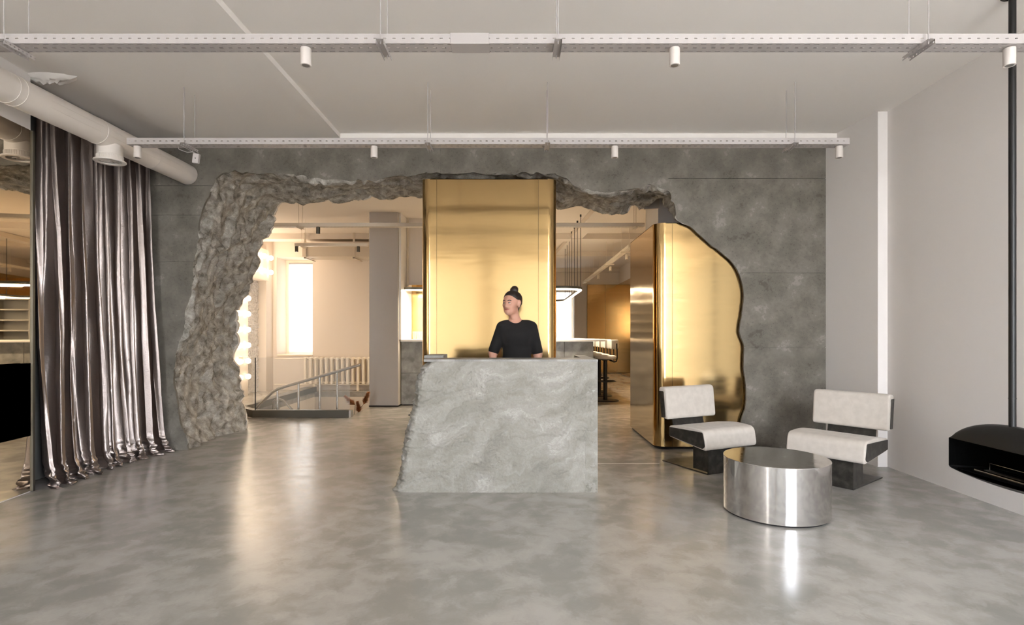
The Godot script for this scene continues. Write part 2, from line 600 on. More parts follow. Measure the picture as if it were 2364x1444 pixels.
func hewn_wall() -> void:
	var n1 := noise(FastNoiseLite.TYPE_SIMPLEX, 1.6, 5, 2)
	var n2 := noise(FastNoiseLite.TYPE_CELLULAR, 4.5, 6, 2)
	n2.cellular_return_type = FastNoiseLite.RETURN_DISTANCE2_SUB
	var n3 := noise(FastNoiseLite.TYPE_SIMPLEX, 13.0, 7, 3)
	var fr := []
	var bk := []
	for i in FRONT.size():
		fr.append(Vector3(FRONT[i][0], FRONT[i][1], WALL_D))
		if i < BACK.size():
			bk.append(Vector3(BACK[i][0], BACK[i][1], WALL_BACK - (0.2 if i == BACK.size() - 1 else 0.0)))
		elif i == 32: bk.append(Vector3(1.785, 3.02, 6.9))
		elif i == 33: bk.append(Vector3(1.80, 2.83, 6.5))
		elif i == 34: bk.append(Vector3(1.814, 2.645, 6.32))
		else: bk.append(Vector3(FRONT[i][0] + 0.012, FRONT[i][1] + 0.004, WALL_D + 0.035))
	var per := 12
	var F := []
	var K := []
	var L := fr.size()
	for i in L - 1:
		for k in per:
			var t := float(k) / per
			F.append(catmull(fr[maxi(i - 1, 0)], fr[i], fr[i + 1], fr[mini(i + 2, L - 1)], t))
			K.append(catmull(bk[maxi(i - 1, 0)], bk[i], bk[i + 1], bk[mini(i + 2, L - 1)], t))
	F.append(fr[L - 1]); K.append(bk[L - 1])
	var nu := F.size()
	var nv := 76
	var pts := PackedVector3Array()
	var rim := PackedVector2Array()
	var tail := PackedVector2Array()
	for i in nu:
		var tg: Vector3 = (F[mini(i + 2, nu - 1)] - F[maxi(i - 2, 0)]).normalized()
		var outw := Vector3(-tg.y, tg.x, 0)          # away from the opening, into the wall
		if i < nu - 1 and i > 0: pass
		var rough := clampf((K[i].z - WALL_D - 0.05) / 0.35, 0.0, 1.0)
		var amp := 0.14 + 0.86 * rough
		for j in nv:
			var t := float(j) / (nv - 1)
			var p: Vector3 = F[i].lerp(K[i], t)
			var d := rock(p, n1, n2, n3) * amp
			if j == 0: d *= 0.45
			var q := p + outw * (d + 0.05 * amp * sin(t * PI))
			q.y = maxf(q.y, 0.0)
			if i == 0 or i == nu - 1: q.y = 0.0
			pts.append(Vector3(q.x, q.y, -q.z))
			if j == 0: rim.append(Vector2(q.x, q.y))
			if j == nv - 1: tail.append(Vector2(q.x, q.y))
	var root := struct_root("wall_back", "grey concrete wall with a rough hewn opening broken through it")
	part(root, "hewn_reveal", B.new().grid(pts, nu, nv, false, true), M.hewn_concrete, "rough chiselled concrete inside the opening")
	# the front of the wall, cast in lifts
	var outline := PackedVector2Array([Vector2(-4.4, 0)])
	outline.append_array(rim)
	outline.append_array([Vector2(3.44, 0), Vector2(3.44, 3.46), Vector2(-4.4, 3.46)])
	var cells := [[-4.4, -3.2, 0.0, 2.11], [-4.4, -3.2, 2.11, 2.63], [-4.4, -3.2, 2.63, 2.96], [-4.4, -3.2, 2.96, 3.46], [-3.2, -0.865, 2.0, 3.46], [-0.865, 1.68, 2.0, 3.46],
		[1.68, 3.44, 3.04, 3.46], [1.68, 3.44, 1.985, 3.04], [1.68, 3.44, 1.15, 1.985], [1.68, 3.44, 0.0, 1.15]]
	var xf := Transform3D(Basis(), Vector3(0, 0, -WALL_D))
	for c in cells:
		var gx0 := 0.0015 if c[0] == -0.865 else 0.0
		var lo := 0.003 if c[2] > 0.0 and c[2] != 2.0 else 0.0
		var hi := 0.003 if c[3] < 3.46 else 0.0
		var rect := PackedVector2Array([Vector2(c[0] + gx0, c[2] + lo), Vector2(c[1], c[2] + lo), Vector2(c[1], c[3] - hi), Vector2(c[0] + gx0, c[3] - hi)])
		for poly in Geometry2D.intersect_polygons(outline, rect):
			if poly.size() > 2 and Geometry2D.triangulate_polygon(poly).size() > 0:
				part(root, "concrete_panel", B.new().prism(poly, -0.02, 0.0, xf, false), M.board_concrete)
	part(root, "joint_backing", B.new().prism(outline, -0.03, -0.012, xf, false), M.board_concrete)
	# plastered back of the same wall
	var bo := PackedVector2Array([Vector2(-6.0, 0)])
	var wide := PackedVector2Array()
	for i in nu:
		if K[i].z > 7.2:
			wide.append(tail[i])
	bo.append_array(wide)
	bo.append_array([Vector2(1.94, 3.03), Vector2(1.94, 3.6), Vector2(-6.0, 3.6)])
	part(root, "plastered_back", B.new().prism(bo, -0.03, 0.0, Transform3D(Basis(), Vector3(0, 0, -WALL_BACK + 0.02)), true), M.back_paint)

# ---------------------------------------------------------------- room shell
func shell() -> void:
	# floor with the stair opening left out
	var fl := B.new()
	fl.box(V(-6.3, -0.12, 8.49), V(4.2, 0, -3.9)).box(V(-6.3, -0.12, 12.35), V(-4.6, 0, 8.49))
	fl.box(V(-2.65, -0.12, 12.35), V(4.2, 0, 8.49)).box(V(-6.3, -0.12, 18.8), V(4.2, 0, 12.35))
	struct("floor", fl, M.floor_cement, "polished mottled grey cement floor")
	struct("trim_5", bx(0.67, 1.42, -0.002, 0.0006, 5.477, 5.483), M.stone_white, "fine pale joint line in the floor beside the desk")
	# ceiling: a lower strip on the left and along the concrete wall, a raised field on the right
	var ce := B.new()
	ce.box(V(-5.0, 3.44, 6.3), V(-2.07, 3.75, -3.9)).box(V(-2.07, 3.432, 6.3), V(-1.93, 3.75, -3.9))
	struct("ceiling", ce, M.ceiling_paint, "lower strip of the warm grey painted ceiling")
	struct("ceiling_raised", B.new().box(V(-1.93, 3.48, 5.92), V(4.2, 3.75, -3.9)), M.ceiling_paint, "raised field of the warm grey painted ceiling")
	struct("ceiling_band", B.new().box(V(-1.93, 3.41, 6.3), V(4.2, 3.75, 5.92)), M.ceiling_paint, "lower band of ceiling along the concrete wall")
	var cb := B.new()
	cb.box(V(-6.3, 3.48, 18.8), V(4.2, 3.75, 6.3))
	struct("ceiling_rear", cb, M.back_paint, "cream ceiling of the room beyond the opening")
	for d in [11.8, 14.4, 18.0]:
		struct("trim_1", B.new().box(V(-6.2, 3.36, d + 0.35), V(3.4, 3.5, d)), M.back_paint, "shallow cream ceiling beam")
	struct("trim_2", B.new().prism(PackedVector2Array([Vector2(1.36, -8.0), Vector2(1.62, -8.0), Vector2(1.02, -17.9), Vector2(0.76, -17.9)]), 0, 0.1, Transform3D(Basis(Vector3.RIGHT, Vector3(0, 0, 1), Vector3(0, 1, 0)), Vector3(0, 3.37, 0))), M.back_paint, "long cream ceiling beam running away")
	# right wall, set back at its near end; a shaded window in it beside the camera
	var up := Transform3D(Basis(Vector3.RIGHT, Vector3(0, 0, 1), Vector3(0, 1, 0)), Vector3.ZERO)
	var wr := B.new()
	wr.prism(PackedVector2Array([Vector2(3.52, -5.34), Vector2(3.43, -6.2), Vector2(3.95, -6.2), Vector2(3.95, -5.34)]), 0, 3.5, up)
	wr.box(V(3.615, 0, 5.34), V(3.95, 3.5, 3.3)).box(V(3.615, 0, 3.3), V(3.95, 0.4, -1.2)).box(V(3.615, 2.8, 3.3), V(3.95, 3.5, -1.2)).box(V(3.615, 0, -1.2), V(3.95, 3.5, -2.0))
	struct("wall_right", wr, M.wall_paint, "pale warm grey wall")
	window("window_6", V(3.8, 0.4, 1.05), 4.5, 2.4, PI / 2, true)
	# left wall: mirror pier near, curtained bay further on
	var lw := B.new()
	lw.prism(PackedVector2Array([Vector2(-4.02, -4.5), Vector2(-3.82, -2.805), Vector2(-3.82, 3.9), Vector2(-4.6, 3.9), Vector2(-4.6, -4.5)]), 0, 3.47, up)
	lw.box(V(-4.6, 0, 6.2), V(-4.3, 3.47, 4.5))
	struct("wall_left", lw, M.wall_paint, "pale warm grey wall")
	# wall behind the camera: a bare window at each end, wide shaded windows between
	var rw := B.new()
	var z := 1.7
	rw.box(Vector3(-4.6, 0, z), Vector3(3.95, 0.3, z + 0.25)).box(Vector3(-4.6, 3.35, z), Vector3(3.95, 3.6, z + 0.25))
	var xs := [-4.6, -3.7, -2.75, -2.65, -0.85, -0.7, 1.25, 1.45, 3.5, 3.95]
	for k in range(0, 10, 2):
		rw.box(Vector3(xs[k], 0.3, z), Vector3(xs[k + 1], 3.35, z + 0.25))
	struct("wall_front", rw, M.wall_paint, "pale warm grey wall with tall windows")
	for k in range(1, 9, 2):
		window("window_%d" % [0, 1, 0, 2, 0, 3, 0, 7][k], Vector3((xs[k] + xs[k + 1]) / 2, 0.3, z + 0.15), xs[k + 1] - xs[k], 3.05, 0.0, k in [3, 5])
	# rear room
	var bl := B.new()
	bl.box(V(-6.3, 0, 11.5), V(-5.7, 3.6, 7.4)).box(V(-6.3, 2.5, 12.35), V(-5.7, 3.6, 11.5)).box(V(-6.3, 0, 13.4), V(-5.7, 3.6, 12.35))
	struct("wall_rear_left", bl, M.back_paint, "cream wall with a niche")
	var bf := B.new()
	bf.box(V(-5.7, 0, 13.4), V(-5.62, 3.6, 12.7)).box(V(-5.62, 0, 13.4), V(-4.78, 0.8, 12.7)).box(V(-5.62, 3.09, 13.4), V(-4.78, 3.6, 12.7)).box(V(-4.78, 0, 13.4), V(-2.0, 3.6, 12.7))
	bf.box(V(-2.3, 0, 18.4), V(-2.0, 3.6, 13.4))
	struct("wall_rear", bf, M.back_paint, "cream end wall with a deep window recess")
	window("window_4", V(-5.2, 0.8, 13.25), 0.84, 2.29, 0.0, true, 0.085)
	struct("trim_3", rb(-5.6, -4.78, 0.8, 0.83, 12.66, 13.25, 0.006), M.radiator_paint, "cream window sill")
	var bw := B.new()
	bw.box(V(-2.0, 0, 18.6), V(1.24, 3.6, 18.2)).box(V(1.24, 0, 18.6), V(1.84, 0.6, 18.2)).box(V(1.24, 2.78, 18.6), V(1.84, 3.6, 18.2)).box(V(1.84, 0, 18.6), V(4.0, 3.6, 18.2))
	struct("wall_rear_end", bw, M.back_paint, "far end wall of the bar")
	window("window_5", V(1.54, 0.6, 18.4), 0.6, 2.18, 0.0, true)
	struct("wall_rear_right", B.new().box(V(3.36, 0, 18.4), V(3.9, 3.6, 7.5)), M.back_paint, "cream side wall of the bar")
	var pier := B.new()
	pier.box(V(1.94, 0, 8.3), V(3.4, 3.6, 7.56))
	pier.box(V(3.4, 0, 7.6), V(3.95, 3.6, 6.14))
	struct("wall_pier", pier, M.wall_paint, "pale grey pier behind the brass cladding")
	# column between the stair and the bar
	struct("wall_column", rb(-2.66, -2.14, 0, 3.49, 9.75, 10.17, 0.01), M.pillar_paint, "grey painted square column beside the stair opening")
	struct("baseboard_column", rb(-2.665, -2.135, 0, 0.025, 9.74, 10.0, 0.004), M.dark_gap)
	# stair opening
	var pit := B.new()
	pit.box(V(-4.6, -2.6, 8.5), V(-2.65, -0.12, 8.3)).box(V(-4.6, -2.6, 12.55), V(-2.65, -0.12, 12.35)).box(V(-4.8, -2.6, 12.55), V(-4.6, -0.12, 8.3)).box(V(-2.65, -2.6, 12.55), V(-2.45, -0.12, 8.3)).box(V(-4.8, -2.8, 12.55), V(-2.45, -2.6, 8.3))
	struct("wall_stairwell", pit, M.back_paint, "cream walls of the stair opening")

# middle of the sill, width, height; a shaded one has a pale roller blind on the room side, added in the rear room to cut the sky light
func window(called: String, at: Vector3, w: float, h: float, turn := 0.0, shaded := false, fw := 0.06) -> void:
	var root := struct_root(called, "tall window with pale frame")
	root.position = at
	root.rotation.y = turn
	var fr := B.new()
	fr.box(Vector3(-w / 2, 0, -0.035), Vector3(-w / 2 + fw, h, 0.035)).box(Vector3(w / 2 - fw, 0, -0.035), Vector3(w / 2, h, 0.035))
	fr.box(Vector3(-w / 2 + fw, 0, -0.035), Vector3(w / 2 - fw, fw, 0.035)).box(Vector3(-w / 2 + fw, h - fw, -0.035), Vector3(w / 2 - fw, h, 0.035))
	part(root, "window_frame", fr, M.radiator_paint)
	part(root, "pane", B.new().box(Vector3(-w / 2 + fw, fw, -0.006), Vector3(w / 2 - fw, h - fw, 0.006)), M.pane)
	if shaded:
		var bl := B.new()
		var bz := 0.05 if at.z < -5.0 else -0.08
		var in_ := fw if at.z < -5.0 else 0.01
		bl.quad(Vector3(-w / 2 + in_, 0.02, bz), Vector3(w / 2 - in_, 0.02, bz), Vector3(w / 2 - in_, h - fw, bz), Vector3(-w / 2 + in_, h - fw, bz))
		var o := part(root, "blind", bl, M.blind_dense if turn != 0.0 else M.added_sheer if at.z < -5.0 else M.blind_cloth)
		part(o, "roller", B.new().tube([Vector3(-w / 2 + in_, h - fw, bz), Vector3(w / 2 - in_, h - fw, bz)], 0.018, 12), M.white_metal)

# ---------------------------------------------------------------- trays and lamps
func plate(b: B, o: Vector3, u: Vector3, w: Vector3, length: float, rows: Array, width: float, pitch: float) -> void:
	# sheet from o along u (length) and w (width); rows of [centre, slot height, slot length, phase]
	var at := 0.0
	for r in rows:
		var y0: float = r[0] - r[1] / 2.0
		var y1: float = r[0] + r[1] / 2.0
		b.quad(o + w * at, o + u * length + w * at, o + u * length + w * y0, o + w * y0)
		var x := 0.0
		var s: float = pitch * r[3]
		while s + r[2] < length:
			b.quad(o + u * x + w * y0, o + u * s + w * y0, o + u * s + w * y1, o + u * x + w * y1)
			x = s + r[2]
			s += pitch
		b.quad(o + u * x + w * y0, o + u * length + w * y0, o + u * length + w * y1, o + u * x + w * y1)
		at = y1
	b.quad(o + w * at, o + u * length + w * at, o + u * length + w * width, o + w * width)

# a channel along local +x from the thing's origin; local -z is the far side
func tray(label: String, at: Vector3, turn: float, length: float, hangers: Array, top: float, m: Material, joints: Array = []) -> Node3D:
	var t := thing("cable_tray", label, "cable tray", at, turn, "perforated lighting trays")
	var b := B.new()
	var wd := 0.1
	var hh := 0.055
	var face := [[0.028, 0.006, 0.017, 0.3]]
	plate(b, Vector3.ZERO, Vector3.RIGHT, Vector3.UP, length, face, hh, 0.0535)
	plate(b, Vector3(0, 0, -wd), Vector3.RIGHT, Vector3.UP, length, face, hh, 0.0535)
	plate(b, Vector3.ZERO, Vector3.RIGHT, Vector3.FORWARD, length, [[0.011, 0.006, 0.03, 0.1], [0.05, 0.012, 0.022, 0.45], [0.089, 0.006, 0.03, 0.1]], wd, 0.0535)
	for z in [0.0, -wd + 0.012]:      # returned lips
		b.quad(Vector3(0, hh, z), Vector3(length, hh, z), Vector3(length, hh, z - 0.012), Vector3(0, hh, z - 0.012))
	part(t, "channel", b, m)
	for j in joints:
		part(t, "joint_plate", rb(j - 0.11, j + 0.11, -0.003, hh + 0.004, -0.003, wd + 0.003, 0.002, 1), m)
	for h in hangers:
		var br := B.new()
		for s in [-0.021, 0.021]:
			var o := Vector3(h[0] + s, -0.026, 0.05)
			plate(br, o, Vector3.FORWARD, Vector3.UP, 0.2, [[0.012, 0.008, 0.009, 0.3]], 0.024, 0.026)
		br.quad(Vector3(h[0] - 0.021, -0.002, 0.05), Vector3(h[0] + 0.021, -0.002, 0.05), Vector3(h[0] + 0.021, -0.002, -0.15), Vector3(h[0] - 0.021, -0.002, -0.15))
		part(t, "bracket", br, m)
		var up: float = (h[1] if h.size() > 1 else top) - at.y - 0.004
		for zz in [0.028, -wd - 0.028]:
			part(t, "rod", B.new().tube([Vector3(h[0], -0.02, zz), Vector3(h[0], up, zz)], 0.0032, 6), m)
	return t

func spot(label: String, at: Vector3, m: Material, group: String) -> void:
	var t := thing("spotlight", label, "spotlight", at, 0, group)
	part(t, "body", B.new().lathe([Vector2(0, -0.098), Vector2(0.0215, -0.098), Vector2(0.0225, -0.1), Vector2(0.0285, -0.1), Vector2(0.03, -0.0985), Vector2(0.03, -0.002), Vector2(0.0285, 0), Vector2(0, 0)], 24), m)
	part(t, "lens", B.new().lathe([Vector2(0, -0.1005), Vector2(0.019, -0.1003), Vector2(0.0215, -0.098)], 20), M.lens, "dark glass lens")
	part(t, "mount", B.new().lathe([Vector2(0.02, 0), Vector2(0.02, 0.003), Vector2(0, 0.003)], 16), m)

func ceiling_fittings() -> void:
	var ty := 2.951
	tray("white perforated cable tray crossing the top of the room, nearest and longest", V(-3.35, ty, 3.096), 0, 6.85, [[0.46, 3.44], [2.577], [3.575], [5.657]], 3.48, M.white_metal, [3.075])
	tray("white perforated cable tray hung just in front of the concrete wall", V(-3.4, ty, 4.74), 0, 6.28, [[0.515, 3.44], [2.62], [3.655], [5.79]], 3.48, M.white_metal)
	tray("beige perforated tray seen through the opening, passing in front of the grey column", V(-5.0, ty, 8.36), 0, 6.94, [[1.65], [6.8]], 3.48, M.back_metal)
	tray("short cream tray in the rear room in front of the box duct", V(-4.18, ty, 10.2), 0, 1.98, [[0.15], [1.4]], 3.48, M.radiator_paint)
	tray("cream tray running away along the right side above the bar stools", V(2.2, ty, 10.4), PI / 2, 7.4, [[0.5], [2.4], [4.6], [6.6]], 3.48, M.radiator_paint)
	var i := 0
	for s in [[706, "leftmost"], [1557, "middle"], [2331, "rightmost"]]:
		spot("%s of the three cylinder spotlights under the nearest white tray" % s[1], V([-1.223, 0.902, 2.832][i], ty - 0.003, 3.146), M.spot_paint, "spotlights under the nearest tray")
		i += 1
	i = 0
	for s in ["leftmost cylinder spotlight under the second tray, in front of the round duct", "cylinder spotlight under the second tray, left of the brass column", "cylinder spotlight under the second tray, right of the brass column", "cylinder spotlight at the right end of the second tray"]:
		spot(s, V([-3.34, -1.263, 0.848, 2.818][i], ty - 0.003, 4.79), M.spot_paint, "spotlights under the second tray")
		i += 1
	spot("bronze spotlight under the first tray beyond the opening", V(-3.08, ty - 0.003, 8.41), M.dark_bronze, "spotlights beyond the opening")
	spot("small spotlight at the left end of the rear tray", V(-4.16, ty - 0.003, 10.25), M.dark_bronze, "spotlights beyond the opening")
	spot("small spotlight on the rear tray beside the grey column", V(-3.0, ty - 0.003, 10.25), M.dark_bronze, "spotlights beyond the opening")
	for k in 3:
		spot(["nearest", "middle", "furthest"][k] + " spotlight under the tray running above the bar stools", V(2.25, ty - 0.003, 11.3 + k * 2.0), M.radiator_paint, "spotlights above the bar stools")
	# round duct with its outlet
	var t := thing("round_duct", "large pale round ventilation duct running along the top left", "duct", V(-3.687, 3.08, 6.09))
	part(t, "pipe", B.new().tube([Vector3(0, 0, 0), Vector3(0, 0, 7.7)], 0.111, 40), M.duct_paint)
	for z in [0.62, 1.32, 2.1, 2.16, 3.4]:
		var ring := []
		for k in 41:
			ring.append(Vector3(cos(TAU * k / 40) * 0.1115, sin(TAU * k / 40) * 0.1115, z))
		part(t, "seam", B.new().tube(ring, 0.0028, 6, false), M.duct_paint)
	for yy in [-0.35, 0.12]:
		part(t, "fold", B.new().tube([Vector3(cos(yy) * 0.111, sin(yy) * 0.111, 0.25), Vector3(cos(yy) * 0.111, sin(yy) * 0.111, 1.9)], 0.0018, 5), M.duct_paint)
	var v := thing("air_outlet", "round white air outlet with ribbed collar under the duct", "vent", V(-3.687, 2.857, 4.93))
	part(v, "collar", B.new().lathe([Vector2(0.1, 0.012), Vector2(0.1, 0.06), Vector2(0.098, 0.062), Vector2(0.098, 0.15)], 40), M.duct_paint)
	var ribs := B.new()
	for k in 60:
		var a := TAU * k / 60
		ribs.tube([Vector3(cos(a) * 0.101, 0.012, sin(a) * 0.101), Vector3(cos(a) * 0.101, 0.052, sin(a) * 0.101)], 0.0026, 4)
	part(v, "ribbing", ribs, M.duct_paint)
	part(v, "flange", B.new().lathe([Vector2(0.088, 0.006), Vector2(0.09, -0.002), Vector2(0.118, -0.004), Vector2(0.125, 0.001), Vector2(0.124, 0.009), Vector2(0.1, 0.014)], 48), M.duct_paint)
	for k in 12:
		var q := Transform3D(Basis(Vector3.UP, TAU * k / 12), Vector3.ZERO) * Transform3D(Basis(Vector3.RIGHT, 0.6), Vector3(0.048, 0.018, 0))
		part(v, "vane", B.new().rbox(Vector3.ZERO, Vector3(0.08, 0.003, 0.03), 0.001, 1, q), M.duct_paint)
	# junction box on the second tray
	var j := thing("junction_box", "small white junction box hanging at the left end of the second tray", "junction box", V(-2.83, 2.845, 4.8))
	part(j, "housing", B.new().rbox(Vector3(0, 0, 0), Vector3(0.055, 0.085, 0.03), 0.005, 2, Transform3D(Basis(Vector3(0, 0, 1), -0.12), Vector3.ZERO)), M.white_metal)
	part(j, "screw", B.new().lathe([Vector2(0.006, 0), Vector2(0.005, 0.003), Vector2(0, 0.0035)], 10, Vector3.ZERO, Transform3D(Basis(Vector3.RIGHT, PI / 2), Vector3(0.0, 0, 0.015))), M.lens)
	part(j, "cord", B.new().tube([Vector3(0, 0.04, 0), Vector3(-0.03, 0.06, 0), Vector3(-0.08, 0.055, 0), Vector3(-0.14, 0.075, 0.02), Vector3(-0.15, 0.104, 0.02)], 0.003, 6), M.white_metal)
	# rough plaster patch on the ceiling by the duct
	var n := noise(FastNoiseLite.TYPE_SIMPLEX, 9.0, 91, 3)
	var pts := PackedVector3Array()
	for a in 25:
		for r in 9:
			var th := TAU * a / 24
			var rr := float(r) / 8
			var p := Vector3(cos(th) * 0.22 * rr * (1 + 0.25 * n.get_noise_1d(a % 24)), 0, sin(th) * 0.1 * rr)
			p.y = -0.05 * (1 - rr * rr) * (1 + n.get_noise_3dv(p * 2) * 0.9)
			pts.append(p)
	var pl := struct("trim_4", B.new().grid(pts, 25, 9), M.ceiling_paint, "lump of rough plaster on the ceiling beside the duct")
	pl.position = V(-3.9, 3.442, 4.55)

# ---------------------------------------------------------------- left side: mirror, curtain
func left_side() -> void:
	var m := thing("wall_mirror", "tall wall mirror at the left edge beside the metallic curtain", "mirror", V(-4.02, 0, 4.5), atan2(0.118, 1.0))
	# plane from (-4.02, 4.5) towards the camera and slightly into the room
	var dir := Vector3(0, 0, 1)      # in the thing's own, turned axes
	var nrm := Vector3(1, 0, 0)
	var xf := Transform3D(Basis(dir, Vector3.UP, dir.cross(Vector3.UP)), nrm * 0.004)
	var ln := 1.69
	part(m, "glass", B.new().rbox(Vector3(ln / 2, 1.495, 0), Vector3(ln, 2.97, 0.006), 0.001, 1, xf), M.mirror_glass)
	part(m, "edge_profile", B.new().rbox(Vector3(-0.012, 1.49, 0), Vector3(0.026, 2.98, 0.03), 0.003, 2, xf), M.dark_bronze, "slim dark metal edge")
	var p := thing("dark_panel", "dark brown glossy panel in front of the mirror at the left edge", "panel", V(-4.02, 0, 4.5), atan2(0.118, 1.0))
	part(p, "slab", B.new().rbox(Vector3(0.88, 0.77, 0.045), Vector3(1.6, 0.59, 0.03), 0.004, 2, Transform3D(Basis(dir, Vector3.UP, nrm), Vector3.ZERO)), M.panel_brown)
	part(p, "bracket", B.new().rbox(Vector3(0.9, 0.77, 0.018), Vector3(0.2, 0.3, 0.024), 0.003, 1, Transform3D(Basis(dir, Vector3.UP, nrm), Vector3.ZERO)), M.dark_gap)
	# curtain
	var n1 := noise(FastNoiseLite.TYPE_SIMPLEX, 1.0, 101, 3)
	var n2 := noise(FastNoiseLite.TYPE_SIMPLEX, 5.0, 102, 3)
	var n3 := noise(FastNoiseLite.TYPE_SIMPLEX, 1.0, 103, 4)
	n3.fractal_type = FastNoiseLite.FRACTAL_RIDGED
	var nu := 460
	var nv := 190
	var pts := PackedVector3Array()
	for i in nu:
		var u := float(i) / (nu - 1)
		for j in nv:
			var v := pow(float(j) / (nv - 1), 1.25)
			var y := v * 3.36
			var wander := n1.get_noise_2d(u * 2.5, y * 0.12) * 1.3 + n1.get_noise_2d(u * 6.0 + 40, y * 0.3) * 0.8
			var ph := TAU * (9.5 * u) + wander
			var amp := (0.066 + 0.024 * (1 - v)) * (0.75 + 0.6 * n1.get_noise_2d(u * 5 + 9, y * 0.12 + 3))
			var fold := sin(ph) + 0.32 * sin(2 * ph + 0.7) + 0.16 * sin(3.1 * ph + 2.0 * n1.get_noise_2d(u * 4, y * 0.2))
			var d := lerpf(4.6, 6.02, u) + 0.055 * cos(ph + 0.5) * (1 - 0.25 * v) + lerpf(-0.05, 0.03, u) * (1 - v)
			var x := lerpf(-3.965, -4.10, pow(v, 0.6)) + fold * amp
			x += n2.get_noise_2d(u * 5, y * 0.8) * 0.0015
			# gathers on the floor
			var low := clampf(1.0 - y / 0.26, 0.0, 1.0)
			x += low * low * (0.055 + 0.05 * n2.get_noise_2d(u * 3.0, y * 2.2))
			d += low * 0.03 * n2.get_noise_2d(u * 4.0 + 30, y * 3.0)
			# a few kinks
			var kink := maxf(0.0, n3.get_noise_2d(u * 7.0 + 70, y * 1.1) - 0.78)
			x -= kink * 0.05
			x = maxf(x, -4.285)
			pts.append(V(x, y + 0.004, d))
	var c := thing("curtain", "floor length metallic silver curtain in deep folds on the left", "curtain", V(0, 0, 0))
	part(c, "cloth", B.new().grid(pts, nu, nv, false, true), M.metallic_cloth)
	var ln2 := PackedVector3Array()
	for i in 60:
		for j in 12:
			var u := float(i) / 59
			ln2.append(V(-4.27 + 0.012 * sin(u * 40), 0.01 + 3.35 * j / 11.0, lerpf(4.56, 6.0, u)))
	for j in 12:
		pass
	part(c, "lining", B.new().grid(ln2, 60, 12), M.lining, "plain grey lining behind the metallic cloth")
	part(c, "track", B.new().rbox(V(-4.12, 3.385, 5.3), Vector3(0.03, 0.03, 1.5), 0.004, 1), M.white_metal)

# ---------------------------------------------------------------- brass
func rounded_rect(x0: float, x1: float, y0: float, y1: float, r: Array, seg := 10) -> PackedVector2Array:
	# corner radii from lower left, counter-clockwise
	var o := PackedVector2Array()
	var cs := [Vector2(x0, y0), Vector2(x1, y0), Vector2(x1, y1), Vector2(x0, y1)]
	var sx := [1, -1, -1, 1]
	var sy := [1, 1, -1, -1]
	for k in 4:
		if r[k] <= 0.0:
			o.append(cs[k])
			continue
		var c: Vector2 = cs[k] + Vector2(sx[k], sy[k]) * r[k]
		for s in seg + 1:
			var a: float = PI + PI / 2 * k + PI / 2 * s / seg
			o.append(c + Vector2(cos(a), sin(a)) * r[k])
	return o

const UP_XF := Transform3D(Vector3(1, 0, 0), Vector3(0, 0, -1), Vector3(0, 1, 0), Vector3.ZERO)   # plan (x, distance) to x, -z; extrude upwards

# a strip of sheet following an open plan line, from y0 to y1
func sheet(line: PackedVector2Array, y0: float, y1: float, rows := 2) -> B:
	var o := PackedVector3Array()
	for p in line:
		for k in rows:
			o.append(V(p.x, lerpf(y0, y1, float(k) / (rows - 1)), p.y))
	return B.new().grid(o, line.size(), rows, false, false)

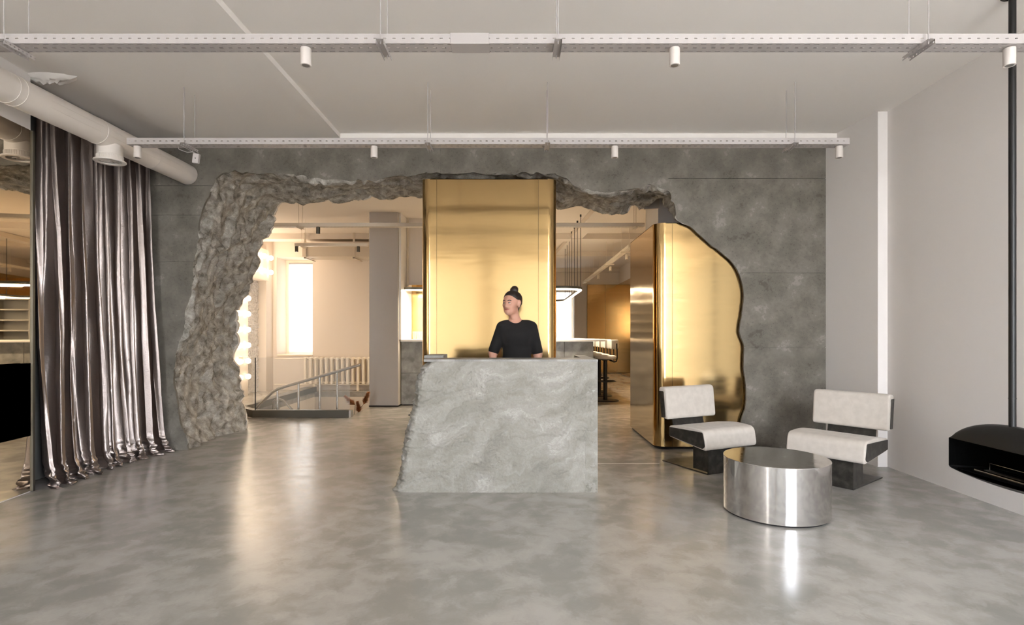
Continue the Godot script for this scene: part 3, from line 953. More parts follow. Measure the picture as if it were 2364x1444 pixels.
func brass() -> void:
	# column behind the desk
	var t := thing("brass_column", "tall brushed brass column with rounded corners behind the stone desk", "column")
	var pl := rounded_rect(-1.077, 0.428, 6.06, 7.3, [0.1, 0.1, 0.1, 0.1])
	var core := rounded_rect(-1.069, 0.42, 6.068, 7.292, [0.095, 0.095, 0.095, 0.095])
	part(t, "core", B.new().prism(core, 0.0, 3.02, UP_XF, true, true), M.dark_gap)
	# three sheets with fine joints between them
	var left := PackedVector2Array()
	var front := PackedVector2Array()
	var right := PackedVector2Array()
	var jl := -0.904
	var jr := 0.226
	for p in rounded_rect(-1.077, 0.428, 6.06, 7.3, [0.1, 0.1, 0.0, 0.0], 16):
		if p.y > 7.25: continue
		if p.x < jl: left.append(p)
		elif p.x > jr: right.append(p)
	left = PackedVector2Array([Vector2(-1.077, 7.25)]) + left + PackedVector2Array([Vector2(jl - 0.0015, 6.06)])
	right = PackedVector2Array([Vector2(jr + 0.0015, 6.06)]) + right + PackedVector2Array([Vector2(0.428, 7.25)])
	front = PackedVector2Array([Vector2(jl + 0.0015, 6.06), Vector2(jr - 0.0015, 6.06)])
	for l in [left, front, right]:
		part(t, "brass_sheet", sheet(l, 0.0, 3.027), M.brass)
	part(t, "cap", B.new().prism(pl, 3.02, 3.027, UP_XF, true, true), M.brass)
	# brass lining that fills the right side of the opening
	var v := thing("brass_cladding", "large brass clad volume with a rounded edge filling the right side of the opening", "cladding")
	part(v, "core", B.new().prism(rounded_rect(1.553, 3.3, 6.162, 7.5, [0.11, 0.0, 0.0, 0.0]), 0.03, 2.55, UP_XF, true, true), M.dark_gap)
	var side := PackedVector2Array([Vector2(1.545, 7.51)])
	for p in rounded_rect(1.545, 3.3, 6.152, 7.51, [0.12, 0, 0, 0], 18):
		if p.x < 1.73 and p.y < 7.4: side.append(p)
	side.append(Vector2(1.738, 6.152))
	part(v, "brass_sheet", sheet(side, 0.03, 2.556), M.brass)
	part(v, "brass_sheet", sheet(PackedVector2Array([Vector2(1.741, 6.152), Vector2(3.3, 6.152)]), 0.03, 2.556), M.brass)
	part(v, "top_sheet", B.new().prism(rounded_rect(1.545, 3.3, 6.152, 7.51, [0.12, 0, 0, 0]), 2.55, 2.556, UP_XF, true, true), M.brass)
	part(v, "plinth", B.new().prism(rounded_rect(1.57, 3.3, 6.195, 7.5, [0.11, 0, 0, 0]), 0.0, 0.032, UP_XF, true, true), M.dark_gap)
	# brass walls beyond the stools
	for a in [[2.3, 2.9], [2.905, 3.34]]:
		solo("brass_wall_panel", rb(a[0], a[1], 0.02, 2.95, 18.14, 18.19, 0.003, 1), M.brass, "%s brass panel on the far wall beyond the bar stools" % ("left" if a[0] < 2.5 else "right"), "wall panel", "brass wall panels")
	for k in 4:
		solo("brass_wall_panel", rb(3.31, 3.35, 0.02, 2.95, 8.35 + k * 2.45, 8.35 + k * 2.45 + 2.44, 0.003, 1), M.brass, "brass panel on the right wall of the bar, %s from the far end" % ["last", "third", "second", "first"][k], "wall panel", "brass wall panels")
	solo("brass_partition", rb(-2.13, -1.35, 0.0, 2.6, 10.8, 10.86, 0.004, 1), M.brass, "brass partition behind the bar beside the grey column", "partition")

# ---------------------------------------------------------------- desk
func desk() -> void:
	var t := thing("reception_desk", "pale stone reception desk with a broken left edge", "desk", V(0, 0, 4.475))
	var left := [[-1.044, 0.0], [-1.0, 0.09], [-0.975, 0.2], [-0.965, 0.32], [-0.945, 0.42], [-0.915, 0.54], [-0.89, 0.66], [-0.868, 0.76], [-0.852, 0.86], [-0.84, 0.95], [-0.805, 1.02], [-0.765, 1.068], [-0.735, 1.072]]
	var n1 := noise(FastNoiseLite.TYPE_SIMPLEX, 2.2, 111, 4, 0.2)
	var n2 := noise(FastNoiseLite.TYPE_SIMPLEX, 1.0, 112, 4, 0.9)
	n2.fractal_type = FastNoiseLite.FRACTAL_RIDGED
	var n3 := noise(FastNoiseLite.TYPE_SIMPLEX, 26.0, 113, 3)
	# front face as a finely modelled sheet, from the broken edge to the clean right corner
	var nu := 260
	var nv := 170
	var pts := PackedVector3Array()
	var uvs := PackedVector2Array()
	for i in nu:
		var u := float(i) / (nu - 1)
		for j in nv:
			var y := 1.075 * j / (nv - 1)
			var xl := edge_at(left, y) + 0.012 * n1.get_noise_2d(y * 3.0, 3.0) + 0.012 * n3.get_noise_2d(y, 0.0)
			var x := lerpf(xl, 0.653, u)
			var along := x * 0.93 + y * 0.36 + 0.10 * n1.get_noise_2d(x * 0.5, y * 0.5)
			var across := y * 0.93 - x * 0.36 + 0.16 * n1.get_noise_2d(x * 0.45 + 7, y * 0.45)
			uvs.append(Vector2(along * 0.22 + 0.3, across * 0.5))
			var flow := n2.get_noise_2d(along * 0.7, across * 3.4)
			# upper coats of plaster end in wandering steps
			var s1 := 0.70 + 0.23 * clampf((x + 0.9) / 0.7, 0, 1) + 0.03 * n1.get_noise_2d(x * 1.3, 5.0)
			var z := 0.010 * (flow - 0.2) + 0.0025 * n3.get_noise_2d(x, y) + 0.007 * smoothstep(-0.004, 0.008, y - s1) * clampf((0.3 - x) / 0.3, 0, 1)
			z += 0.006 * smoothstep(-0.004, 0.006, y - (0.36 + 0.10 * (x + 0.9) + 0.03 * n1.get_noise_2d(x * 2.0, 9.0)))
			var keep := clampf((0.653 - x) / 0.05, 0, 1) * clampf((1.075 - y) / 0.04, 0, 1)
			z *= keep
			var br := clampf(1.0 - (x - xl) / 0.075, 0, 1)
			z -= br * br * (0.09 + 0.05 * n1.get_noise_2d(x * 4, y * 4)) - br * 0.03 * n3.get_noise_2d(x * 0.7, y * 0.7)
			pts.append(Vector3(x, y, z))
	var face := B.new().grid(pts, nu, nv, false, false)
	face.uv = uvs
	part(t, "front_slab", face, M.desk_face)
	# broken left flank going back from the front sheet
	var fk := PackedVector3Array()
	for k in 30:
		var z := -0.66 * k / 29.0
		for j in 120:
			var y := 1.075 * j / 119.0
			var p: Vector3 = pts[int(roundf(y / 1.075 * (nv - 1)))]
			var w := clampf(k / 4.0, 0, 1)
			var x := p.x + w * (0.05 * n1.get_noise_3d(z * 3, y * 2.4, 1.0) + 0.02 * n3.get_noise_3d(z, y, 0))
			fk.append(Vector3(x, y, p.z + z))
	part(t, "broken_flank", B.new().grid(fk, 30, 120, false, true), M.hewn_concrete, "rough broken left side of the slab")
	part(t, "right_side", B.new().rbox(Vector3(0.603, 0.537, -0.47), Vector3(0.1, 1.075, 0.94), 0.003), M.desk_stone)
	part(t, "inner_panel", B.new().rbox(Vector3(-0.1, 0.52, -0.3), Vector3(1.38, 1.04, 0.04), 0.003), M.bar_cement)
	# worktop: a slim grey top with a return at each end
	var top := PackedVector2Array([Vector2(-0.775, 0.012), Vector2(0.655, -0.002), Vector2(0.655, 0.92), Vector2(0.555, 0.92), Vector2(0.555, 0.34), Vector2(-0.7, 0.34), Vector2(-0.805, 0.2)])
	part(t, "worktop", B.new().prism(top, 1.072, 1.092, UP_XF), M.bar_cement, "slim grey worktop")
	part(t, "raised_block", B.new().rbox(Vector3(-0.74, 1.09, -0.45), Vector3(0.17, 0.05, 0.28), 0.006), M.bar_cement)

func edge_at(e: Array, y: float) -> float:
	for i in e.size() - 1:
		if y <= e[i + 1][1]:
			return lerpf(e[i][0], e[i + 1][0], (y - e[i][1]) / (e[i + 1][1] - e[i][1]))
	return e[-1][0]

# ---------------------------------------------------------------- chairs and table
func soft_poly(corners: Array, rad: Array, seg := 6) -> PackedVector2Array:
	var o := PackedVector2Array()
	var m := corners.size()
	for i in m:
		var p: Vector2 = corners[i]
		var a: Vector2 = (corners[(i - 1 + m) % m] - p)
		var b: Vector2 = (corners[(i + 1) % m] - p)
		var r: float = rad[i]
		var p0 := p + a.normalized() * r
		var p1 := p + b.normalized() * r
		for s in seg + 1:
			var tt := float(s) / seg
			o.append(p0.lerp(p, tt).lerp(p.lerp(p1, tt), tt))
	return o

# chair: local +z is the way it faces, x across; origin on the floor below the middle of the front edge
func chair(label: String, at: Vector3, turn: float) -> void:
	var t := thing("lounge_chair", label, "chair", at, turn, "low suede lounge chairs")
	var sx := Transform3D(Vector3(0, 0, 1), Vector3(0, 1, 0), Vector3(-1, 0, 0), Vector3.ZERO)   # profile (z, y), extruded across x
	var hw := 0.318
	# seat: profile as (z, y)
	var seat := soft_poly([Vector2(-0.50, 0.300), Vector2(0.0, 0.243), Vector2(-0.028, 0.428), Vector2(-0.25, 0.440), Vector2(-0.50, 0.405)], [0.02, 0.045, 0.06, 0.09, 0.02])
	part(t, "seat_cushion", B.new().pillow(seat, -hw, hw, 0.016, sx), M.suede)
	var sp := soft_poly([Vector2(-0.49, 0.312), Vector2(-0.045, 0.262), Vector2(-0.018, 0.285), Vector2(-0.046, 0.41), Vector2(-0.49, 0.395)], [0.004, 0.016, 0.014, 0.02, 0.004])
	var back := soft_poly([Vector2(-0.612, 0.470), Vector2(-0.512, 0.457), Vector2(-0.548, 0.778), Vector2(-0.655, 0.772)], [0.015, 0.035, 0.04, 0.03])
	part(t, "backrest_cushion", B.new().pillow(back, -hw, hw, 0.02, sx), M.suede)
	var bp := soft_poly([Vector2(-0.600, 0.475), Vector2(-0.545, 0.475), Vector2(-0.575, 0.735), Vector2(-0.64, 0.735)], [0.006, 0.015, 0.015, 0.006])
	for s in [-1, 1]:
		part(t, "seat_side_panel", B.new().prism(sp, s * hw - 0.004, s * hw + 0.004, sx), M.blackened_steel, "dark steel side panel")
		part(t, "backrest_side_panel", B.new().prism(bp, s * hw - 0.004, s * hw + 0.004, sx), M.blackened_steel, "dark steel side panel")
	# folded steel sheet carrying seat and back
	var hx := 0.2
	part(t, "back_support", B.new().prism(PackedVector2Array([Vector2(-0.50, 0.30), Vector2(-0.495, 0.308), Vector2(-0.545, 0.315), Vector2(-0.60, 0.52), Vector2(-0.61, 0.52), Vector2(-0.555, 0.30)]), -hx, hx, sx), M.blackened_steel, "folded dark steel support")
	part(t, "seat_plate", B.new().prism(PackedVector2Array([Vector2(-0.52, 0.291), Vector2(-0.1, 0.243), Vector2(-0.1, 0.251), Vector2(-0.52, 0.299)]), -hx, hx, sx), M.blackened_steel)
	part(t, "pedestal", B.new().rbox(Vector3(0, 0.128, -0.106), Vector3(2 * hx, 0.25, 0.012), 0.002, 1), M.blackened_steel)
	part(t, "pedestal_side", B.new().rbox(Vector3(-hx + 0.006, 0.14, -0.2), Vector3(0.012, 0.23, 0.19), 0.002, 1), M.blackened_steel)
	part(t, "pedestal_side", B.new().rbox(Vector3(hx - 0.006, 0.14, -0.2), Vector3(0.012, 0.23, 0.19), 0.002, 1), M.blackened_steel)
	part(t, "base_plate", B.new().rbox(Vector3(0, 0.005, -0.42), Vector3(2 * hx, 0.01, 0.63), 0.002, 1), M.blackened_steel)

func low_table() -> void:
	var t := thing("drum_table", "round polished steel drum table between the lounge chairs", "table", V(1.887, 0, 4.0))
	part(t, "shell", B.new().lathe([Vector2(0.355, 0.012), Vector2(0.36, 0.014), Vector2(0.36, 0.397), Vector2(0.3585, 0.3995)], 120), M.polished_steel)
	part(t, "top", B.new().lathe([Vector2(0.3585, 0.3995), Vector2(0.357, 0.4), Vector2(0, 0.4)], 120), M.polished_steel)
	part(t, "plinth", B.new().lathe([Vector2(0.345, 0), Vector2(0.345, 0.014), Vector2(0, 0.014)], 64), M.dark_gap, "dark recessed foot")

func furniture() -> void:
	# front edge middle and facing direction of each chair (x, distance)
	var a := Vector2(2.78, 4.38)
	var w := Vector2(-0.612, 0.79)
	var mid := a + w * 0.318
	chair("right lounge chair, beige suede with dark steel, in front of the white wall step", V(mid.x, 0, mid.y), atan2(-0.79, 0.612))
	a = Vector2(1.688, 4.885)
	w = Vector2(0.903, 0.43)
	mid = a + w * 0.318
	chair("left lounge chair, beige suede with dark steel, in front of the brass cladding", V(mid.x, 0, mid.y), atan2(0.43, 0.903))
	low_table()

# ---------------------------------------------------------------- hanging fireplace
func fireplace() -> void:
	var t := thing("hanging_fireplace", "black hanging fireplace with an open front by the right wall", "fireplace", V(3.17, 0, 3.5))
	part(t, "flue", B.new().tube([Vector3(0, 0.70, 0), Vector3(0, 3.478, 0)], 0.0198, 20), M.black_steel)
	part(t, "flue_joint", B.new().tube([Vector3(0, 0.885, 0), Vector3(0, 0.89, 0)], 0.0212, 20), M.black_steel)
	part(t, "ceiling_rose", B.new().lathe([Vector2(0.06, 3.47), Vector2(0.06, 3.48), Vector2(0, 3.48)], 24), M.black_steel)
	# body: plan is a lens with straight front at x = -0.135, length 0.72 along z
	var L := 0.345
	var nu := 49
	var nv := 25
	var top := PackedVector3Array()
	var bowl := PackedVector3Array()
	var back := PackedVector3Array()
	for i in nu:
		var s := -1.0 + 2.0 * i / (nu - 1)
		var ends := pow(maxf(0.0, 1 - s * s), 0.42)
		for j in nv:
			var q := float(j) / (nv - 1)
			var xw := 0.06 + 0.25 * ends
			var x := -0.135 + xw * q
			var rise := sin(PI * minf(q * 0.5 / 0.45, 1.0)) if q < 0.45 else cos(PI / 2 * (q - 0.45) / 0.55)
			rise = sin(PI / 2 * minf(q / 0.45, 1.0)) if q < 0.45 else cos(PI / 2 * (q - 0.45) / 0.55)
			top.append(Vector3(x, 0.572 + 0.138 * rise * ends, s * L))
			var sag := sin(PI * (0.12 + 0.88 * q))
			bowl.append(Vector3(x, 0.375 - 0.073 * maxf(sag, 0.0) * ends - 0.0 * q, s * L))
		for j in 9:
			var q := float(j) / 8
			var bulge := 0.012 * sin(PI * q)
			back.append(Vector3(-0.135 + 0.06 + 0.25 * ends - bulge, lerpf(0.375, 0.572, q), s * (L - bulge * 0.5)))
	part(t, "hood", B.new().grid(top, nu, nv, false, true), M.black_steel)
	part(t, "bowl", B.new().grid(bowl, nu, nv, false, false), M.black_steel)
	part(t, "back_shell", B.new().grid(back, nu, 9, false, false), M.shade_black)
	for s in [-1, 1]:
		part(t, "end_cheek", B.new().rbox(Vector3(-0.105, 0.4735, s * L), Vector3(0.06, 0.197, 0.006), 0.002, 1), M.shade_black)
	part(t, "hearth_plate", B.new().rbox(Vector3(0.0, 0.371, 0), Vector3(0.24, 0.006, 0.58), 0.002, 1), M.shade_black)
	var bn := part(t, "burner", B.new().rbox(Vector3(-0.03, 0.381, 0.02), Vector3(0.11, 0.014, 0.43), 0.003, 1), M.stainless, "stainless steel burner tray")
	part(bn, "slot", B.new().rbox(Vector3(-0.03, 0.3885, 0.02), Vector3(0.035, 0.002, 0.36), 0.0008, 1), M.dark_bronze)
	part(bn, "guard_wire", B.new().tube([Vector3(0.02, 0.388, -0.19), Vector3(0.02, 0.426, -0.19), Vector3(0.02, 0.426, 0.23), Vector3(0.02, 0.388, 0.23)], 0.003, 6), M.stainless)

# ---------------------------------------------------------------- rear room
func rear_room() -> void:
	bulbs()
	radiator()
	stair()
	bar()
	# box duct and the round duct end near the ceiling
	var t := thing("box_duct", "cream rectangular ventilation duct under the rear ceiling", "duct", V(-4.6, 3.0, 12.0))
	part(t, "casing", B.new().rbox(Vector3(1.4, 0.12, 0), Vector3(2.9, 0.3, 0.5), 0.006, 1), M.back_metal)
	for x in [0.0, 1.05, 2.1]:
		part(t, "hanger", B.new().box(Vector3(x, -0.07, 0.255), Vector3(x + 0.04, 0.48, 0.275)).box(Vector3(x, -0.07, -0.3), Vector3(x + 0.04, -0.05, 0.275)), M.back_metal)
	var r := thing("spiral_duct", "short round cream duct end beside the bulb panel", "duct", V(-5.66, 3.24, 10.2))
	part(r, "pipe", B.new().tube([Vector3(0, 0, 0), Vector3(0.48, 0, 0)], 0.2, 28), M.back_metal)
	var fl := part(r, "flange", B.new().tube([Vector3(0.47, 0, 0), Vector3(0.5, 0, 0)], 0.22, 28), M.back_metal)
	part(fl, "grille", B.new().rbox(Vector3(0.51, 0, 0), Vector3(0.01, 0.3, 0.02), 0.002, 1), M.back_metal)

func bulbs() -> void:
	var t := thing("bulb_frame", "cream panel frame studded with round glowing bulbs around a niche", "light panel", V(-5.7, 0, 11.0))
	part(t, "jamb_panel", B.new().rbox(Vector3(0.012, 1.6, 0.08), Vector3(0.024, 3.2, 1.12), 0.004, 1), M.back_paint)
	part(t, "lintel_panel", B.new().rbox(Vector3(0.03, 2.85, -0.92), Vector3(0.06, 0.7, 0.86), 0.004, 1), M.back_paint)
	for k in 5:
		for j in 9:
			if k > 1 and j < 7: continue
			var p := Vector3(0.09 if k < 2 else 0.12, 0.419 + 0.325 * j, -0.02 - 0.325 * k)
			var sp := SphereMesh.new()
			sp.radius = 0.056
			sp.height = 0.112
			sp.radial_segments = 20
			sp.rings = 10
			var o := part(t, "bulb", sp, M.bulb_glow)
			o.position = p
			var sk := part(o, "socket", B.new().lathe([Vector2(0.03, 0), Vector2(0.03, 0.03), Vector2(0.0, 0.03)], 12, Vector3.ZERO, Transform3D(Basis(Vector3(0, 0, 1), -PI / 2), Vector3(-0.07, 0, 0))), M.radiator_paint)
			var l := OmniLight3D.new()
			l.name = "bulb_light"
			l.light_color = Color(1.0, 0.89, 0.77)
			l.light_energy = BULB
			l.light_size = 0.05
			l.omni_range = 12.0
			l.omni_attenuation = 2.0
			l.shadow_enabled = true
			o.add_child(l, true)
	# whitewashed masonry in the niche
	var n := noise(FastNoiseLite.TYPE_CELLULAR, 5.0, 121, 3)
	var n2 := noise(FastNoiseLite.TYPE_SIMPLEX, 12.0, 122, 3)
	var pts := PackedVector3Array()
	for i in 60:
		for j in 150:
			var d := 11.5 + 0.85 * i / 59.0
			var y := 2.5 * j / 149.0
			pts.append(V(-5.86 + 0.03 * n.get_noise_2d(d, y) + 0.035 * n2.get_noise_2d(d, y), y, d))
	struct("wall_niche", B.new().grid(pts, 60, 150), M.whitewashed_masonry, "whitewashed rough masonry in the niche")

func radiator() -> void:
	var t := thing("radiator", "long cream cast iron radiator under the rear window", "radiator", V(-4.98, 0, 12.56))
	var s := B.new()
	for z in [-0.045, 0.045]:
		s.rbox(Vector3(0, 0.46, z), Vector3(0.052, 0.62, 0.05), 0.02, 3)
	s.rbox(Vector3(0, 0.735, 0), Vector3(0.066, 0.075, 0.15), 0.025, 3).rbox(Vector3(0, 0.185, 0), Vector3(0.066, 0.075, 0.15), 0.025, 3)
	s.tube([Vector3(-0.062, 0.735, 0), Vector3(0.062, 0.735, 0)], 0.024, 10).tube([Vector3(-0.062, 0.185, 0), Vector3(0.062, 0.185, 0)], 0.024, 10)
	var ms := s.mesh()
	for k in 20:
		part(t, "section", ms, M.radiator_paint).position = Vector3(0.1 + k * 0.121, 0, 0)
	part(t, "pipe", B.new().tube([Vector3(0.08, 0.735, 0), Vector3(-0.62, 0.735, 0)], 0.014, 8), M.radiator_paint)
	part(t, "pipe", B.new().tube([Vector3(2.4, 0.14, 0.02), Vector3(-0.62, 0.14, 0.02)], 0.014, 8), M.radiator_paint)
	for x in [0.3, 1.3, 2.2]:
		part(t, "foot", B.new().rbox(Vector3(x, 0.08, 0), Vector3(0.05, 0.16, 0.1), 0.006, 1), M.radiator_paint)

func stair() -> void:
	# dark curb round the opening
	var c := thing("stair_curb", "low dark metal curb framing the stair opening", "curb")
	part(c, "front_curb", rb(-4.13, -2.635, 0, 0.114, 8.49, 8.6, 0.004), M.dark_bronze)
	part(c, "corner_curb", B.new().prism(PackedVector2Array([Vector2(-4.13, 8.49), Vector2(-4.13, 8.62), Vector2(-4.5, 9.0), Vector2(-4.6, 8.92)]), 0, 0.114, UP_XF), M.dark_bronze)
	part(c, "side_curb", B.new().prism(PackedVector2Array([Vector2(-4.6, 8.92), Vector2(-4.5, 8.98), Vector2(-4.55, 12.33), Vector2(-4.8, 12.33)]), 0, 0.114, UP_XF), M.dark_bronze)
	part(c, "end_plate", rb(-2.635, -2.6, 0, 0.114, 8.49, 8.6, 0.003, 1), M.stainless)
	var g := thing("glass_balustrade", "frameless glass balustrade standing on the stair curb", "balustrade", V(-4.13, 0.114, 8.53))
	part(g, "pane", B.new().rbox(Vector3(0.75, 0.41, 0), Vector3(1.5, 0.82, 0.012), 0.002, 1), M.pane)
	part(g, "pane", B.new().rbox(Vector3.ZERO, Vector3(0.6, 0.82, 0.012), 0.002, 1, Transform3D(Basis(Vector3.UP, -0.76), Vector3(-0.23, 0.41, -0.22))), M.pane)
	part(g, "edge_post", B.new().rbox(Vector3(0.03, 0.41, 0.014), Vector3(0.012, 0.818, 0.014), 0.002, 1), M.black_steel, "thin black post")
	# handrail
	var h := thing("handrail", "sloping stainless steel handrail on short posts above the stair", "handrail", V(0, 0, 8.75))
	part(h, "rail", B.new().tube([Vector3(-2.527, 0.81, 0), Vector3(-3.7, 0.47, 0), Vector3(-3.84, 0.425, 0), Vector3(-3.93, 0.375, 0), Vector3(-4.15, 0.17, -0.02), Vector3(-4.2, 0.11, -0.03)], 0.024, 14), M.stainless)
	for p in [[-3.86, 0.4], [-3.52, 0.51], [-3.18, 0.61], [-2.9, 0.69]]:
		part(h, "post", B.new().tube([Vector3(p[0], -0.2, 0), Vector3(p[0], p[1], 0)], 0.017, 10), M.stainless)
		part(h, "saddle", B.new().tube([Vector3(p[0], p[1] - 0.03, 0), Vector3(p[0], p[1] + 0.02, 0)], 0.011, 8), M.stainless)
	var h2 := thing("lower_handrail", "end of a second steel handrail dropping into the stair opening", "handrail", V(-4.1, 0, 9.3))
	part(h2, "rail", B.new().tube([Vector3(-0.08, -0.2, 0), Vector3(-0.06, 0.16, 0), Vector3(0.0, 0.2, 0), Vector3(0.1, 0.17, 0), Vector3(0.45, -0.2, 0)], 0.02, 12), M.stainless)
	part(h2, "post", B.new().tube([Vector3(0.02, -0.4, 0), Vector3(0.02, 0.24, 0)], 0.014, 10), M.stainless)
	var s := thing("staircase", "cream stair flight going down inside the opening", "stairs", V(-2.66, 0, 10.4))
	for k in 9:
		part(s, "step", B.new().rbox(Vector3(-0.1 - 0.2 * k, -0.35 - 0.17 * k, 0), Vector3(0.21, 0.17, 3.7), 0.004, 1), M.bar_cement)
	# pampas plumes in a vase on the top step
	var vs := thing("floor_vase", "ceramic vase on the stair holding the pampas plumes", "vase", V(-2.8, -0.265, 9.35))
	part(vs, "body", B.new().lathe([Vector2(0, 0), Vector2(0.05, 0), Vector2(0.075, 0.05), Vector2(0.07, 0.1), Vector2(0.03, 0.15), Vector2(0.034, 0.17)], 24), M.ceramic)
	part(vs, "rim", B.new().lathe([Vector2(0.034, 0.17), Vector2(0.036, 0.174), Vector2(0.03, 0.172)], 24), M.ceramic)
	plume("pampas plume leaning left beside the glass edge", Vector3(-0.01, 0.16, 0), Vector3(0.01, 0.35, 0.0), Vector3(-0.15, 0.50, 0.0), 131)
	plume("short bushy pampas plume in the middle", Vector3(0.01, 0.16, 0.01), Vector3(0.09, 0.22, 0.02), Vector3(0.06, 0.40, 0.03), 132)
	plume("pampas plume leaning right towards the grey column", Vector3(0.02, 0.16, 0), Vector3(0.15, 0.36, 0.0), Vector3(0.23, 0.56, 0.0), 133)

func plume(label: String, a: Vector3, b: Vector3, c: Vector3, sd: int) -> void:
	var t := thing("pampas_plume", label, "dried grass", V(-2.8, -0.265, 9.35), 0, "pampas plumes in the vase")
	part(t, "stem", B.new().tube([a, a.lerp(b, 0.5) + Vector3(0, 0.01, 0), b, b.lerp(c, 0.6)], 0.004, 6), M.stem_green)
	rng.seed = sd
	var s := B.new()
	for k in 700:
		var q := rng.randf()
		var p := b.lerp(c, q)
		var ax := (c - b).normalized()
		var side := Vector3(rng.randf_range(-1, 1), rng.randf_range(-1, 1), rng.randf_range(-1, 1))
		side = (side - ax * side.dot(ax)).normalized()
		var ln := 0.12 * (1 - 0.55 * q) * rng.randf_range(0.6, 1.0)
		var e := p + side * ln * 0.75 + ax * ln * 0.8 - Vector3(0, 0.02, 0)
		var w := side.cross(ax) * 0.0035
		var m := p.lerp(e, 0.55) + ax * 0.012
		s.quad(p - w * 0.4, p + w * 0.4, m + w, m - w)
		s.tri(m - w, m + w, e)
	part(t, "plume", s, M.pampas)

func bar() -> void:
	var t := thing("bar_counter", "grey cement bar counter with white top beyond the opening", "bar counter")
	part(t, "plinth", bx(-2.1, 1.3, 0, 0.06, 9.98, 10.45), M.dark_gap)
	for a in [[-2.13, -0.99], [-0.985, 0.84], [0.845, 1.37]]:
		part(t, "front_panel", rb(a[0], a[1], 0.02, 0.588, 9.93, 9.99, 0.004, 1), M.bar_cement)
		part(t, "front_panel", rb(a[0], a[1], 0.593, 1.165, 9.93, 9.99, 0.004, 1), M.bar_cement)
	part(t, "front_body", bx(-2.1, 1.34, 0.06, 1.16, 9.98, 10.5), M.bar_cement)
	part(t, "side_body", bx(0.86, 1.36, 0.02, 1.16, 10.5, 14.2), M.bar_cement)
	var top := PackedVector2Array([Vector2(-2.13, 9.88), Vector2(1.58, 9.88), Vector2(1.58, 14.3), Vector2(0.8, 14.3), Vector2(0.8, 10.6), Vector2(-2.13, 10.6)])
	part(t, "worktop", B.new().prism(top, 1.166, 1.2, UP_XF), M.stone_white, "white stone worktop")
	# LED shelf and white side panel beside the grey column
	solo("side_panel", rb(-2.14, -2.1, 1.2, 3.48, 9.8, 10.78, 0.003, 1), M.stone_white, "white upright panel between the grey column and the brass partition", "panel")
	var sh := thing("lit_shelf", "dark shelf with a light strip under it beside the grey column", "shelf", V(-1.78, 2.12, 10.2))
	part(sh, "board", B.new().rbox(Vector3(0, 0.025, 0), Vector3(0.64, 0.04, 0.3), 0.003, 1), M.dark_bronze)
	part(sh, "light_strip", B.new().rbox(Vector3(0, -0.005, 0.1), Vector3(0.62, 0.02, 0.05), 0.006, 2), M.led_glow)
	area(sh, Vector3(0, -0.02, 0.1), Vector2(0.6, 0.05), LED * 0.5)
	var cab := thing("upper_cabinet", "cream hanging cabinet above the lit shelf", "cabinet", V(-1.9, 2.68, 10.42))
	part(cab, "body", B.new().rbox(Vector3(-0.02, 0.2, 0.1), Vector3(0.3, 1.3, 0.05), 0.004, 1), M.back_paint)
	part(cab, "edge", B.new().rbox(Vector3(-0.18, 0.2, 0.13), Vector3(0.035, 1.36, 0.06), 0.003, 1), M.radiator_paint)
	for k in 4:
		var gx: float = [-1.92, -1.86, -1.79, -1.73][k]
		solo("drinking_glass", B.new().lathe([Vector2(0, 0), Vector2(0.026, 0), Vector2(0.033, 0.15), Vector2(0.031, 0.15), Vector2(0.024, 0.008), Vector2(0, 0.008)], 20, V(gx, 1.2, 10.1 + 0.05 * (k % 2))), M.drinking_glass, "%s of four clear glasses on the bar by the brass partition" % ["first", "second", "third", "last"][k], "glass", "glasses on the bar")
	# ring-shaped pendant
	var p := thing("ring_pendant", "rounded rectangular LED ring pendant hung above the bar on thin rods", "pendant lamp")
	var plan := rounded_rect(-1.4, 1.14, 9.64, 13.55, [0.3, 0.3, 0.3, 0.3], 8)
	var loop := []
	var loop2 := []
	for q in plan:
		loop.append(V(q.x, 2.13, q.y))
		loop2.append(V(q.x, 2.098, q.y))
	loop.append(loop[0]); loop2.append(loop2[0])
	part(p, "housing", B.new().tube(loop, 0.028, 10, false), M.dark_bronze)
	part(p, "light_strip", B.new().tube(loop2, 0.02, 10, false), M.led_glow)
	area(p, V(-0.13, 2.07, 9.64), Vector2(2.0, 0.04), LED)
	area(p, V(-0.13, 2.07, 13.55), Vector2(2.0, 0.04), LED)
	area(p, V(-1.4, 2.07, 11.6), Vector2(0.04, 3.3), LED * 1.6)
	area(p, V(1.14, 2.07, 11.6), Vector2(0.04, 3.3), LED * 1.6)
	for k in 7:
		for x in [-1.4, 1.14]:
			var d := 9.94 + 0.55 * k
			part(p, "rod", B.new().tube([V(x, 2.13, d), V(x, 3.46, d)], 0.006, 6), M.black_steel)
			part(p, "ceiling_cup", B.new().lathe([Vector2(0.016, 3.44), Vector2(0.016, 3.48), Vector2(0, 3.48)], 10, V(x, 0, d)), M.black_steel)
	# bottle shelves behind the bar
	var s := thing("back_bar_shelves", "grey open shelves behind the bar reflected in the mirror", "shelving unit", V(-0.28, 0, 12.3))
	part(s, "back_panel", B.new().box(Vector3(-1.0, 0.9, -0.2), Vector3(1.06, 2.02, -0.17)), M.shelf_grey)
	for k in 6:
		part(s, "shelf", B.new().rbox(Vector3(0.03, 0.95 + 0.21 * k, 0), Vector3(2.06, 0.025, 0.36), 0.003, 1), M.shelf_grey)
	for x in [-0.99, -0.3, 0.4, 1.05]:
		part(s, "upright", B.new().rbox(Vector3(x, 1.46, 0), Vector3(0.025, 1.12, 0.36), 0.003, 1), M.shelf_grey)
	part(s, "base_cabinet", B.new().rbox(Vector3(0.03, 0.45, 0), Vector3(2.06, 0.9, 0.4), 0.004, 1), M.shelf_grey)
